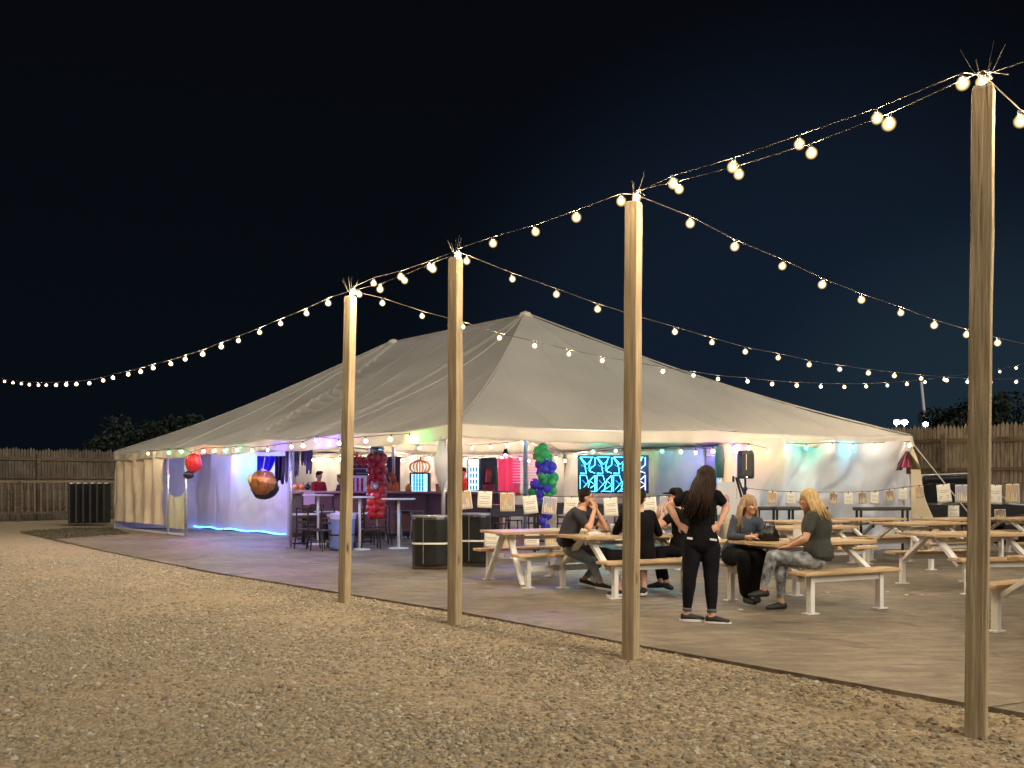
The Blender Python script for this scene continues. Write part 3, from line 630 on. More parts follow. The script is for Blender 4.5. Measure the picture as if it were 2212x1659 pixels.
# side walls
def wall(A, B2, z0, z1, m, seed, amp=.06, name='side_wall', top=None, bottom=None, fold=3.2, parent=None, off=0):
    d = (B2-A); d.z = 0; l = d.length; nv = V((-d.y, d.x, 0)).normalized(); c = (N_+L_+R_+B_)/4
    if (A-c).dot(nv) < 0: nv = -nv
    def fn(u, v):
        zt = z1 if top is None else top(u); zb = z0 if bottom is None else bottom(u)
        p = V((A.x, A.y, 0)).lerp(V((B2.x, B2.y, 0)), u); p.z = zt+(zb-zt)*v
        f = amp*(math.sin(u*l*fold+3*mnoise.noise(V((u*l*.5, v*.7, seed))))*(.35+.65*abs(1-1.4*v))+.6*mnoise.noise(V((u*l*1.4+v*.8, v*1.2, seed+5)))+.25*mnoise.noise(V((u*l*4+v*2.5, v*3, seed+9))))
        # tension folds dropping from the hanging points
        uu = (u*l/1.6) % 1; f += amp*.8*math.exp(-((uu-.5-.38*v)*7)**2)*(1-v*.6)+amp*.8*math.exp(-((uu-.5+.38*v)*7)**2)*(1-v*.6)
        cr = 0
        for q_ in (1.1, 2.3): cr += (.16-min(.16, abs(mnoise.noise(V((u*l*q_*.8+v*1.7, v*1.5*q_-u*l*.3, seed+20+q_))))))/.16/q_
        f -= amp*.30*cr
        return p+nv*(f+off)
    return MB().grid(fn, int(l*16), 34).build(name, m, parent or tent, smooth=True)
wall(L_, N_.lerp(L_, .764), .26, EZ-.1, M_wallbeige, 1, .08, fold=7)                # beige left end of the long side
ya, yb = N_.lerp(L_, .745), N_.lerp(L_, .672)
wall(N_.lerp(L_, .764), yb, .18, 1.35, M_yellow_lit, 2, .03, top=lambda u: 1.36-.26*math.sin(math.pi*min(1, max(0, u))), fold=9, name='hatch_cloth', off=-.05)
MB().beam(V((L_.x, L_.y, .03)), V((yb.x, yb.y, .03)), .06, .05).build('ground_rail', M_white, tent)
ia, ib = G(400, 1139), G(627, 1159)                    # inner partition with the light strip
wall(ia, ib, .04, EZ-.12, M_wall, 3, .08, fold=1.6, bottom=lambda u: .06+.0*u)
for q, nm in ((0, 0), (.33, 0), (.66, 0), (1, 0)): MB().box(V((ia.lerp(ib, q).x, ia.lerp(ib, q).y, EZ/2-.06)), (.03 if q < 1 else .16, .05, EZ-.14)).build('wall_batten', M_wall, tent)
wall(N_.lerp(R_, .545), R_, .02, EZ-.15, M_wall, 4, .25, fold=2.0)                 # front wall right half
wall(R_, B_, .02, EZ-.1, M_wall, 5, .14, fold=2.4)
wall(B_, L_, .02, EZ-.1, M_wall, 6, .08, fold=2.0)
cr_ = V((R_.x, R_.y, 0))
def flare(u, v):
    p = V((R_.x, R_.y, EZ-.15-(EZ-.17)*v)); return p+V((.55, -.25, 0))*v*u*1.1+V((0.05*math.sin(v*9), 0, 0))*u
MB().grid(flare, 10, 24).build('side_wall', M_wallbeige, tent, smooth=True, solid=.006)
for a, b_ in ((R_, V((0, 20, 0))),):
    b2 = V((b_.x, b_.y, 0)) if b_.y < 18 or b_.y > 28 else V((R_.x+1.55, R_.y-.9, 0)); MB().tube([a+V((0, 0, -.1)), b2], .014, 6).build('guy_rope', M_rope, tent)
# wrapped corner cloth on the near corner pole
q = N_.lerp(L_, .02)
MB().tube([V((q.x-.02, q.y-.05, z_)) for z_ in (EZ-.2, EZ-.5, EZ-.62, EZ-.9, 1.55, 1.35)], [.05, .10, .16, .13, .09, .03], 10).build('tied_curtain', M_wall, tent, smooth=True)
q = M_
MB().tube([V((q.x+.12, q.y+.1, z_)) for z_ in (EZ-.15, EZ-.5, 1.7, 1.0, .2)], [.08, .17, .15, .12, .1], 10).build('tied_curtain', M_wallbeige, tent, smooth=True)
for z_ in (EZ-.35, EZ-.48): pass
M_green = mat('green_cloth', (.05, .16, .13), .8, var=.2)
tag(MB().tube([V((M_.x-.03, M_.y-.12, z_)) for z_ in (EZ-.3, EZ-.6, 1.6)], [.07, .1, .07], 10).build('hanging_scarf', M_green, smooth=True, loc=(M_.x, M_.y, EZ)), 'dark green scarf hanging from the middle front tent pole above the standing woman', 'scarf')

# concrete inside is the patio; LED strip pieces on the partition
M_led = mat('lit_blue_strip', (.1, .42, 1), .4, emit=7, ecol=(.06, .32, 1))
for i, (a, b_) in enumerate(((.05, .24), (.26, .44), (.46, .70), (.72, .995))):
    pa, pb = ia.lerp(ib, a), ia.lerp(ib, b_); nv = V((-.75, -.66, 0))*.13
    pts = [pa.lerp(pb, k/6)+nv+V((0, 0, .075+.02*math.sin(k))) for k in range(7)]
    t = tag(MB().tube(pts, .022, 6).build('light_strip', M_led, loc=pa), ('farthest left', 'second from the left', 'third from the left', 'rightmost')[i]+' piece of blue light strip along the foot of the white partition', 'light strip', 'blue light strips at the foot of the partition')
lp = G(432, 1138)+V((-.1, -.45, .12))
t = thing('floor_lamp_tube', 'short glowing orange tube lamp lying at the foot of the white partition', 'lamp', lp)
MB().tube([lp+V((-.3, .05, 0)), lp+V((.32, 0, 0))], .075, 12).build('lamp_tube', mat('lit_orange', (1, .45, .12), .4, emit=4, ecol=(1, .42, .12)), t, smooth=True)
MB().tube([lp+V((-.36, .05, 0)), lp+V((-.3, .05, 0))], .08, 12).build('end_cap', M_white, t)

# party bulbs under the valances and round the interior
def party(label, A, B2, seq, dz=0, r=.036, em_w=EM_IN, group='coloured party strings on the tent'):
    D = (B2.x-A.x, B2.y-A.y); bl = []
    for x, y, c in seq:
        p = hit(x, y, A, D); bl.append((p, EMC[c] if c != 'w' else em_w))
    return strand(label, [b[0]+V((0, 0, .09)) for b in bl], bl, r=r, group=group, cable=.007)
o_ = V((.05, -.22, 0)); i_ = V((.25, .3, 0))
party('party string along the front eave with blue and green bulbs above the open front', N_+V((0, .35, 0)), R_+V((0, .35, 0)), [(1053, 943, 'w'), (1121, 943, 'blue'), (1185, 943, 'w'), (1243, 943, 'green'), (1303, 944, 'w'), (1372, 946, 'cyan'), (1418, 945, 'w'), (1469, 946, 'green'), (1515, 949, 'w')])
party('party string with pink and yellow bulbs along the front wall top', N_.lerp(R_, .54)+V((.05, -.42, 0)), R_+V((.05, -.42, 0)), [(1586, 967, 'pink'), (1617, 968, 'w'), (1657, 978, 'yellow'), (1692, 967, 'w'), (1742, 968, 'teal'), (1795, 965, 'w'), (1842, 967, 'cyan'), (1891, 965, 'w'), (1965, 962, 'w')])
party('party string along the long eave with red and blue bulbs', N_+V((-.35, -.25, 0)), L_+V((-.35, -.25, 0)), [(886, 947, 'green'), (843, 949, 'w'), (790, 953, 'w'), (733, 958, 'w'), (682, 952, 'blue'), (655, 963, 'w'), (630, 965, 'w'), (578, 972, 'blue'), (545, 974, 'w'), (512, 972, 'w'), (487, 974, 'teal'), (462, 974, 'w'), (440, 975, 'w'), (413, 984, 'red'), (392, 976, 'w'), (365, 978, 'green'), (320, 980, 'w')])
party('long row of warm bulbs crowded along the back wall of the tent', L_+V((.4, -.5, 0)), B_+V((-.2, -.9, 0)), [(655+k*19.5, 991+(4 if k % 2 else 0)+random.uniform(-1.5, 1.5), 'w') for k in range(30)], r=.042, em_w=EM_BK)
party('party string with green and blue bulbs on the back wall behind the neon screen', V((B_.x, B_.y, 0))+V((-.3, -.6, 0)), V((R_.x, R_.y, 0))+V((-.5, -.6, 0)), [(1243, 985, 'w'), (1281, 976, 'teal'), (1330, 974, 'w'), (1371, 973, 'green'), (1430, 975, 'teal'), (1471, 976, 'w'), (1503, 978, 'blue'), (1540, 975, 'w'), (1575, 975, 'pink'), (1640, 972, 'yellow')], r=.045, em_w=EM_BK)
mid_ = (N_+R_+L_+B_)/4
party('warm string looping under the tent roof between the two centre poles', V((P1.x, P1.y, 0)), V((P2.x, P2.y, 0)), [(1130, 958, 'w'), (1095, 963, 'w'), (1060, 966, 'w'), (1020, 968, 'w'), (960, 969, 'w'), (905, 968, 'w'), (850, 962, 'w'), (800, 965, 'w')])
# ------------------------------------------------------------------ picnic tables
UA = math.atan2(.485, .875); U2 = V((.875, .485, 0)); V2 = V((-.485, .875, 0))
def make_table(label, aframe=False):
    t = thing('picnic_table', label, 'picnic table', (0, 0, 0), 'picnic tables in rows on the patio')
    ht = .78; hs = .48
    for k in range(3):
        MB().box((0, (k-1)*.272, ht-.02), (1.62+.0*k, .266, .04)).build('tabletop_plank', M_top, t, bevel=.008)
    for e in (-1, 1):
        x = e*.56
        for s_ in (-1, 1):
            foot = V((x+e*.02, s_*.62, .03)) if aframe else V((x+e*.02, s_*.58, .37))
            MB().beam((x, s_*.09, ht-.05), foot, .05, .085, up=(1, 0, 0)).build('diagonal_leg', M_white, t, bevel=.004)
        MB().beam((x, -.30, ht-.065), (x, .30, ht-.065), .06, .045).build('top_bracket', M_white, t, bevel=.004)
    MB().beam((-.56, 0, ht-.11), (.56, 0, ht-.11), .04, .05).build('centre_rail', M_white, t)
    MB().beam((0.3, 0, ht-.05), (0.3, 0, ht-.2), .03, .03).build('umbrella_socket', M_black, t)
    for s_ in (-1, 1):
        y = s_*.68
        MB().box((0, y, hs-.02), (1.5, .27, .04)).build('bench_seat', M_top, t, bevel=.01)
        MB().box((0, y, hs-.085 if not aframe else .27), (1.02, .045, .085)).build('bench_rail', M_white, t, bevel=.004)
        for e in (-1, 1):
            MB().beam((e*.54, y, .012), (e*.54, y, hs-.045), .06, .075).build('bench_leg', M_white, t, bevel=.004)
            MB().box((e*.54, y, .007), (.17, .11, .013)).build('foot_plate', M_white, t)
            if aframe: MB().beam((e*.54, y, .40), (e*.54, s_*.1, .40), .035, .05).build('cross_bar', M_white, t)
    return t
TB = [((.42, 13.75), 'picnic table with open A shaped legs left of the man in the dark grey shirt', 0),
      ((1.50, 12.55), 'picnic table where the man in grey and the man in black sit', 0),
      ((3.54, 11.16), 'picnic table with the black bag, between the two blonde women', 0),
      ((6.43, 12.96), 'empty picnic table just left of the nearest post with its corner to the camera', 0),
      ((5.60, 8.75), 'empty picnic table cut off by the right edge of the photo', 0),
      ((4.80, 15.0), 'empty picnic table behind the dark jacketed blonde woman', 0),
      ((3.0, 16.6), 'empty picnic table behind the standing woman in front of the open tent', 0),
      ((7.35, 16.55), 'empty picnic table in front of the right end of the front tent wall', 0),
      ((7.1, 18.55), 'farthest empty picnic table close against the white tent wall', 0),
      ((9.6, 15.2), 'empty picnic table right of the nearest post, in the middle row', 0),
      ((10.6, 19.0), 'empty picnic table beyond the tent corner near the fence with the sheets', 0),
      ((5.55, 17.45), 'empty picnic table close in front of the loudspeaker stand by the tent wall', 0),
      ((8.95, 18.6), 'empty picnic table under the ribbon bow at the right tent corner', 0),
      ((13.2, 21.5), 'farthest empty picnic table right of the nearest post by the grass strip', 0),
      ]
afr = make_table(TB[0][1], True); afr.location = (TB[0][0][0], TB[0][0][1], 0); afr.rotation_euler = (0, 0, UA-.06)
base_t = make_table(TB[1][1]); base_t.location = (TB[1][0][0], TB[1][0][1], 0); base_t.rotation_euler = (0, 0, UA-.05)
for (x, y), lb, dr in TB[2:]:
    copy_tree(base_t, (x, y, 0), R(13) if abs(x-6.43) < .01 else UA+random.uniform(-.06, .06), lb)

# ------------------------------------------------------------------ furniture under the tent
M_dwood = mat('dark_wood', (.05, .028, .018), .45, var=.3, vs=5)
M_stool = mat('gunmetal', (.16, .16, .17), .35, metal=.7)
M_wtop = mat('white_tabletop', (.78, .77, .74), .35, var=.04)
def high_table(label, c, h=1.08, r=.40, leg=M_white):
    t = thing('high_table', label, 'table', c, 'round standing tables in the tent'); c = V(c)
    MB().cyl(c+V((0, 0, h-.04)), r, .04, 32, bev=.012).build('tabletop', M_wtop, t, smooth=False)
    MB().cyl(c+V((0, 0, .03)), .032, h-.07, 12).build('pedestal', leg, t, smooth=True)
    MB().tube([c, c+V((0, 0, .02)), c+V((0, 0, .04))], [.24, .22, .05], 20).build('base', leg, t)
def HT(px, py, d, r, label, **k):
    p = P(px, py, d); high_table(label, (p.x, p.y, 0), h=p.z, r=r, **k)
HT(687, 1068, 22.5, .38, 'leftmost round white standing table beside the white tent post')
HT(777, 1072, 20.6, .33, 'round white standing table just right of the farthest light post')
HT(861, 1076, 21.0, .39, 'round white standing table in front of the red balloon column')
def cafe_table(label, c, h=.76, w_=.62):
    t = thing('cafe_table', label, 'table', c, 'square cafe tables in the tent'); c = V(c)
    MB().box(c+V((0, 0, h-.02)), (w_, w_, .035), .3).build('tabletop', M_wtop, t, bevel=.006)
    MB().cyl(c+V((0, 0, .03)), .035, h-.06, 10).build('pedestal', M_blackmetal, t, smooth=True)
    for a in (.3, .3+math.pi/2): MB().beam(c+V((-math.cos(a)*.27, -math.sin(a)*.27, .03)), c+V((math.cos(a)*.27, math.sin(a)*.27, .03)), .06, .035).build('base_arm', M_blackmetal, t)
def chair_proto():
    t = thing('wooden_chair', 'x', 'chair', (0, 0, 0), 'dark wooden chairs in the tent')
    MB().box((0, 0, .45), (.41, .41, .03)).build('seat', M_dwood, t, bevel=.01)
    for sx in (-1, 1):
        MB().tube([(sx*.17, -.17, .44), (sx*.19, -.2, .01)], [.019, .014], 8).build('front_leg', M_blackmetal, t)
        MB().tube([(sx*.175, .18, .95), (sx*.175, .17, .46), (sx*.185, .24, .01)], [.016, .019, .015], 8).build('back_leg', M_blackmetal, t)
    for z_ in (.62, .73, .84, .93): MB().beam((-.175, .175, z_), (.175, .175, z_), .02, .045, up=(0, 0, 1)).build('back_slat', M_dwood, t, bevel=.004)
    MB().beam((-.175, -.18, .18), (.175, -.18, .18), .018, .018).build('stretcher', M_blackmetal, t)
    return t
def stool_proto():
    t = thing('bar_stool', 'x', 'stool', (0, 0, 0), 'metal bar stools in the tent')
    MB().box((0, 0, .755), (.33, .33, .03)).build('seat', M_stool, t, bevel=.012)
    for sx in (-1, 1):
        for sy in (-1, 1): MB().beam((sx*.14, sy*.14, .74), (sx*.21, sy*.21, .01), .035, .03).build('leg', M_stool, t, bevel=.003)
    q = .185
    for a, b_ in (((-q, -q), (q, -q)), ((q, -q), (q, q)), ((q, q), (-q, q)), ((-q, q), (-q, -q))): MB().beam((*a, .24), (*b_, .24), .02, .025).build('foot_rail', M_stool, t)
    return t
def gp(px, py): g = G(px, py); return (g.x, g.y, 0)
cafe_table('square cafe table at the left beside the white tent post', gp(655, 1176)); cafe_table('square cafe table behind the blue lit bin', gp(783, 1172)); cafe_table('square cafe table half hidden by the farthest light post', gp(706, 1166))
ch0 = chair_proto(); st0 = stool_proto()
CH = [(665, 1186, 2.6, 'leftmost dark wooden chair seen side on beside the white tent post'), (698, 1190, -2.3, 'dark wooden chair left of the blue lit bin'), (672, 1174, .4, 'dark wooden chair behind the leftmost chair'),
      (800, 1186, 1.9, 'dark wooden chair just right of the blue lit bin'), (822, 1178, -1.2, 'dark wooden chair between the blue lit bin and the bar stools'), (690, 1166, 3.0, 'dark wooden chair tucked behind the cafe tables')]
ALLCH = [(ch0, c) for c in CH]
for i, (px, py, a, lb) in enumerate(CH):
    g = gp(px, py)
    if i == 0: ch0.location = g; ch0.rotation_euler = (0, 0, a); ch0['label'] = lb
    else: copy_tree(ch0, g, a, lb)
ST = [(850, 1170, .2, 'bar stool with its seat in front of the red balloon column'), (872, 1163, .5, 'bar stool right of the red balloon column'), (903, 1166, .1, 'bar stool just left of the black bin'), (838, 1158, .9, 'bar stool pushed close to the brown counter')]
for i, (px, py, a, lb) in enumerate(ST):
    g = gp(px, py)
    if i == 0: st0.location = g; st0.rotation_euler = (0, 0, a); st0['label'] = lb
    else: copy_tree(st0, g, a, lb)
for (px, py, a, lb) in ((1085, 1168, .1, 'dark chair under the sheets left of the green and purple balloons'), (1110, 1158, 1.9, 'dark chair behind the left picnic table, in front of the counter'), (1150, 1166, -.4, 'dark chair below the green and purple balloons'), (1225, 1168, 2.2, 'dark chair left of the neon screen'), (1290, 1160, .6, 'dark chair below the left half of the neon screen'), (1345, 1165, 2.8, 'dark chair below the middle of the neon screen'),
                        (1480, 1160, .3, 'dark chair at the right of the neon screen behind the standing woman')):
    copy_tree(ch0, gp(px, py), a, lb)
for (px, py, d, lb) in ((1105, 1092, 20, 'dark high table under the sheets left of the balloons'), (1210, 1088, 20.5, 'dark high table right of the green and purple balloons'), (1300, 1090, 20.5, 'dark high table in front of the neon screen')):
    p = P(px, py, d); t = thing('bar_table', lb, 'table', (p.x, p.y, 0), 'dark high tables in the tent')
    c = V((p.x, p.y, 0)); MB().box(c+V((0, 0, p.z)), (1.15, .6, .045), .2).build('tabletop', M_dwood, t, bevel=.006)
    MB().box(c+V((0, 0, p.z-.13)), (1.0, .48, .2), .2).build('apron', M_black, t)
    for sx in (-.5, .5):
        for sy in (-.22, .22): MB().beam(c+V((sx, sy, 0)), c+V((sx, sy, p.z-.03)), .05, .05).build('leg', M_blackmetal, t)
M_pad = mat('bench_pad', (.03, .026, .024), .6)
for (px, py, d, lb, w_) in ((1672, 1098, 18.3, 'black backless bar stool behind the blonde woman in the dark jacket', .8), (1725, 1098, 18.2, 'long black bench top between the two blonde women', 1.1), (1905, 1099, 19.2, 'long black bench top in front of the right tent wall', 1.15), (1518, 1102, 18.6, 'black stool behind the standing woman', .6)):
    p = P(px, py, d); c = V((p.x, p.y, 0)); t = thing('bar_bench', lb, 'bench', c, 'black high benches by the tent wall')
    MB().box(c+V((0, 0, p.z)), (w_, .34, .07), .15).build('seat', M_pad, t, bevel=.02)
    for sx in (-w_*.42, w_*.42):
        for sy in (-.12, .12): MB().beam(c+V((sx, sy, 0)), c+V((sx, sy, p.z-.03)), .04, .04).build('leg', M_blackmetal, t)
    MB().beam(c+V((-w_*.42, 0, .3)), c+V((w_*.42, 0, .3)), .03, .03).build('foot_rail', M_blackmetal, t)
# black bins and blue lit bin
M_bin = mat('black_bin_vinyl', (.012, .013, .013), .3, var=.25, vs=3, bump=.15, bs=6)
M_band = mat('cream_band', (.72, .70, .60), .5)
def black_bin(px, py, d, w_, h, label):
    c = P(px, 1048, d); c.z = 0; t = thing('barrel_bin', label, 'bin', c, 'black bins behind the second post'); dd = .6
    def ring(z_, g): return [c+V((x*w_/2*g, y*dd/2*g, z_)) for x, y in ((-1, -.55), (-.8, -.9), (-.4, -1), (.4, -1), (.8, -.9), (1, -.55), (1, .55), (.8, .9), (.4, 1), (-.4, 1), (-.8, .9), (-1, .55))]
    def loft(zs): 
        vs = [p for z_, g in zs for p in ring(z_, g)]; n = len(zs); return vs, [(i*12+j, i*12+(j+1) % 12, (i+1)*12+(j+1) % 12, (i+1)*12+j) for i in range(n-1) for j in range(12)]+[tuple(range((n-1)*12, n*12)), tuple(reversed(range(12)))]
    MB().add(*loft([(.06, .97), (.10, 1), (h*.5, 1), (h-.04, 1), (h, .97)])).build('bin_body', M_bin, t, bevel=.01)
    MB().add(*loft([(h*.48, 1.02), (h*.515, 1.02)])).build('band', M_band, t)
    MB().add(*loft([(h-.004, 1.015), (h+.022, 1.01)])).build('rim', M_steel, t)
    MB().beam(c+V((-w_*.17, -dd/2-.012, .1)), c+V((-w_*.17, -dd/2-.012, h-.02)), .006, .010, up=(1, 0, 0)).build('seam_strip', M_steel, t)
    MB().box(c+V((0, 0, .04)), (w_*.96, dd*.9, .05)).build('base_board', M_dwood, t)
black_bin(931, 1228, 16.0, .62, .90, 'black bin with cream band left of the second farthest post')
black_bin(1026, 1222, 16.6, .56, .92, 'black bin with cream band right of the second farthest post')
g = G(738, 1189); t = thing('waste_bin', 'blue lit round bin with bag rim behind the farthest post', 'bin', g)
M_blue_lit = mat('blue_lit_bin', (.16, .22, .55), .4, var=.1)  # blue light on the bin is put into its base colour
MB().tube([g+V((0, 0, .02)), g+V((0, 0, .1)), g+V((0, 0, .72)), g+V((0, 0, .80))], [.25, .27, .30, .29], 24).build('bin_body', M_blue_lit, t, smooth=True)
MB().tube([g+V((0, 0, .70)), g+V((0, 0, .80)), g+V((0, 0, .84))], [.315, .33, .30], 24).build('liner_bag', mat('bag_film', (.55, .5, .85), .3), t)
MB().tube([g+V((0, 0, .34)), g+V((0, 0, .37))], [.292, .292], 24).build('hoop', M_black, t)
for s_ in (-1, 1): MB().box(g+V((s_*.3, 0, .12)), (.06, .1, .12)).build('wheel_bracket', M_black, t)

# bar counter, fridges, signs at the back
M_bar = mat('bar_front', (.16, .065, .045), .5, var=.15, vs=4); M_bartop = mat('bar_top', (.50, .22, .20), .35)
def counter(label, pxa, pxb, yt, d, d2=None, mfront=M_bar, name='bar_counter'):
    a = P(pxa, yt, d); b_ = P(pxb, yt, d2 or d); h = a.z; t = thing(name, label, 'counter', (a.x, a.y, 0))
    A = V((a.x, a.y, 0)); Bv = V((b_.x, b_.y, 0)); dr = (Bv-A).normalized(); n = V((dr.y, -dr.x, 0)); L0 = (Bv-A).length
    MB().beam(A-n*.3+V((0, 0, h/2)), Bv-n*.3+V((0, 0, h/2)), .6, h-.1).build('counter_front', mfront, t)
    MB().beam(A-n*.25+V((0, 0, h-.03)), Bv-n*.25+V((0, 0, h-.03)), .8, .055).build('counter_top', M_bartop, t, bevel=.008)
    k = 0
    while k*.9 < L0: MB().beam(A+n*.015+dr*k*.9+V((0, 0, .1)), A+n*.015+dr*k*.9+V((0, 0, h-.1)), .03, .05, up=(n.x, n.y, 0)).build('trim_strip', M_dwood, t); k += 1
    MB().beam(A+n*.02+V((0, 0, .12)), Bv+n*.02+V((0, 0, .12)), .03, .1).build('kick_rail', M_dwood, t)
    return t
counter('long reddish brown bar counter along the back of the tent', 652, 1078, 1061, 25.5, 24.6)
counter('grey brown end cabinet beside the white tent post', 628, 652, 1062, 24.6, mfront=mat('cabinet', (.13, .10, .09), .5), name='end_cabinet')
MB_s = P(680, 1064, 24.4); t = thing('menu_sheet', 'pinkish blank sheet hanging from the bar counter front', 'sheet', (MB_s.x, MB_s.y, 0)); MB().box(P(668, 1078, 24.2), (.30, .012, .42)).build('sheet', mat('pink_sheet', (.6, .42, .42), .6), t)
# menu board
bp_ = P(803, 1024, 28.2); t = thing('menu_board', 'wide black menu board behind the red balloon column', 'sign', (bp_.x, bp_.y, 0))
MB().box(bp_+V((0, 0, -.05)), (1.75, .05, 1.05)).build('board', mat('chalk_black', (.025, .024, .026), .6, var=.3, vs=3), t, bevel=.02)
MB().box(bp_+V((0, -.03, .50)), (1.8, .05, .05)).build('frame_top', M_dwood, t); MB().box(bp_+V((0, -.03, -.58)), (1.8, .05, .05)).build('frame_bottom', M_dwood, t)
for s_ in (-.86, .86): MB().box(bp_+V((s_, 0, -1.2)), (.05, .05, 1.35)).build('board_leg', M_dwood, t)
ch = MB()
for i in range(5): ch.box(bp_+V((-.1+.12*math.sin(i*3), -.032, .3-.14*i)), (.9+.3*math.sin(i*2), .006, .035))
ch.build('chalk_lines', mat('chalk', (.3, .28, .27), .9), t)
# wreath
M_red = mat('red_foil', (.62, .03, .035), .28, var=.25, vs=6, bump=.3, bs=8, coat=.3); M_ora = mat('orange_foil', (.75, .22, .04), .35, var=.2, vs=6)
q = P(775, 994, 27.6); rw = MB(); rnd = random.Random(4)
for i in range(70):
    a = rnd.uniform(0, 6.28); r_ = rnd.uniform(.05, .27); s_ = q+V((math.cos(a)*r_, rnd.uniform(-.1, .06), math.sin(a)*r_*.8)); rw.tube([s_, s_+V((rnd.uniform(-.1, .1), -.04, rnd.uniform(-.16, .1)))], [.02, .006], 5)
tag(rw.build('tinsel_cluster', M_red, loc=q), 'red tinsel decoration hanging over the left of the menu board', 'decoration')
q = P(907, 1009, 28.2); t = thing('pumpkin_sign', 'orange pumpkin shaped wire decoration on the back wall', 'decoration', q)
pm_ = MB()
for i in range(-3, 4): pm_.tube([q+V((i*.10*math.cos(v), 0, .2*math.sin(v))) for v in [x*math.pi/8-math.pi/2 for x in range(9)]], .022, 6)
pm_.tube([q+V((-.32*math.cos(x*.314), 0, .2*math.sin(x*.314))) for x in range(21)], .02, 6)
pm_.build('pumpkin_ribs', M_ora, t); MB().tube([q+V((0, 0, .2)), q+V((.04, 0, .3))], .03, 6).build('stalk', M_green, t)
for i, (dx, dz) in enumerate(((-.1, .28), (.12, .26))): MB().tube([q+V((0, 0, .2)), q+V((dx, 0, dz))], .012, 5).build('leaf_wire', M_ora, t)
# drinks cooler (wide) and tall fridge
def cooler(px, py, wpx, hpx, d, label, header=False, depth=.5, glow=(.25, .75, 1), e=2.2):
    c = P(px, py, d); w_ = wpx/F*d; h = hpx/F*d; t = thing('drinks_fridge', label, 'fridge', (c.x, c.y, 0))
    MB().box(c, (w_, depth, h)).build('cabinet', M_black, t, bevel=.02)
    q = c+V((0, -depth/2-.006, -.06 if header else 0)); hh = h*(.74 if header else .86)
    MB().box(q, (w_*.80, .012, hh)).build('glass_door', mat('lit_fridge_glass', glow, .2, emit=e, ecol=glow, var=.3, vs=4), t)
    sh = MB(); rnd = random.Random(int(px))
    for k in range(4):
        zz = q.z-hh/2+hh*(k+.25)/4.3; sh.box((q.x, q.y-.012, zz), (w_*.78, .012, .015))
    sh.build('shelf', M_white, t)
    b_ = MB()
    for k in range(4):
        for j in range(int(w_*.7/.075)):
            b_.box((q.x-w_*.36+.05+j*.078, q.y-.012, q.z-hh/2+hh*(k+.25)/4.3+.07), (.045, .02, .11))
    b_.build('can_row', mat('can_colours', (.12, .35, .6), .4, var=.6, vs=9), t)
    if header: MB().box(c+V((0, -depth/2-.006, h/2-.1)), (w_*.8, .014, .14)).build('header_light', mat('lit_header', (1, .8, .7), .4, emit=3), t)
    for s_ in (-1, 1): MB().box(V((c.x+s_*w_*.4, c.y, (c.z-h/2)/2)), (.06, depth*.8, max(.05, c.z-h/2))).build('stand', M_black, t)
cooler(908, 1044, 42, 46, 25.2, 'low glowing blue drinks fridge on the bar below the pumpkin')
cooler(1024, 1029, 27, 76, 26.4, 'tall glowing white fridge right of the second farthest post', header=True, glow=(.7, .95, 1), e=1.4)
q = P(1056, 1027, 26.2); t = thing('dark_cabinet', 'tall dark rounded cabinet right of the tall fridge', 'cabinet', (q.x, q.y, 0))
MB().box((q.x, q.y, q.z-.35), (.52, .5, 1.7)).build('cabinet_body', mat('dark_grey', (.045, .04, .045), .5), t, bevel=.08)
rc = MB(); qq = q+V((0, -.3, 0)); rc.tube([qq+V((0, 0, .25)), qq+V((0, 0, .12)), qq+V((0, 0, -.05)), qq+V((0, 0, -.22))], [(.03, .02), (.14, .08), (.2, .1), (.21, .1)], 12)
tag(rc.build('hooded_jacket', M_red, smooth=True, loc=qq), 'bright red hooded jacket hanging on the dark cabinet', 'jacket')
rc = MB().box(qq+V((0, .02, -.37)), (.34, .14, .22)); tag(rc.build('red_box', M_red, loc=qq, bevel=.02), 'red box on the counter under the red hooded jacket', 'box')
# popcorn box
q = P(775, 1045, 25.3); t = thing('snack_machine', 'red and white striped snack machine on the bar left of the red balloons', 'machine', q)
MB().box(q, (.40, .35, .46)).build('case', M_white, t, bevel=.02)
for k in range(3): MB().box(q+V((-.12+.12*k, -.18, -.02)), (.06, .012, .36)).build('red_stripe', M_red, t)
q = P(845, 1030, 25.0)
# orange bucket on bar
q = P(950, 1056, 25.0); tag(MB().cyl(q+V((0, 0, -.12)), .10, .26, 16, r2=.12).build('orange_bucket', M_ora, loc=q), 'small orange bucket on the bar left of the wrapped tent corner', 'bucket')
q = P(951-67, 1055, 25.0); tag(MB().tube([q+V((0, 0, -.14)), q+V((0, 0, .05)), q+V((0, 0, .13))], [.10, .10, .04], 14).build('orange_jug', M_ora, loc=q, smooth=True), 'orange jug on the bar left of the glowing blue fridge', 'jug')
q = P(690-50, 1052, 24.6)
for k, (dx, c_) in enumerate(((0, M_ora), (.16, M_ora), (.30, M_black))):
    tag(MB().ell(q+V((dx, 0, 0)), (.09, .08, .08)).tube([q+V((dx, 0, .06)), q+V((dx+.03, 0, .13))], .015, 6).build('gourd', c_, loc=q, smooth=True), ('leftmost orange gourd', 'second orange gourd', 'black painted gourd')[k]+' on the end cabinet by the white tent post', 'gourd')
# white post by the counter
q = G(634, 1158); t = thing('partition_post', 'white box post standing at the right end of the white partition', 'post', q)
MB().box(q+V((0, 0, 1.17)), (.13, .13, 2.3)).build('post', M_white, t, bevel=.01); MB().box(q+V((.1, 0, .04)), (.5, .4, .06)).build('post_base', M_white, t)
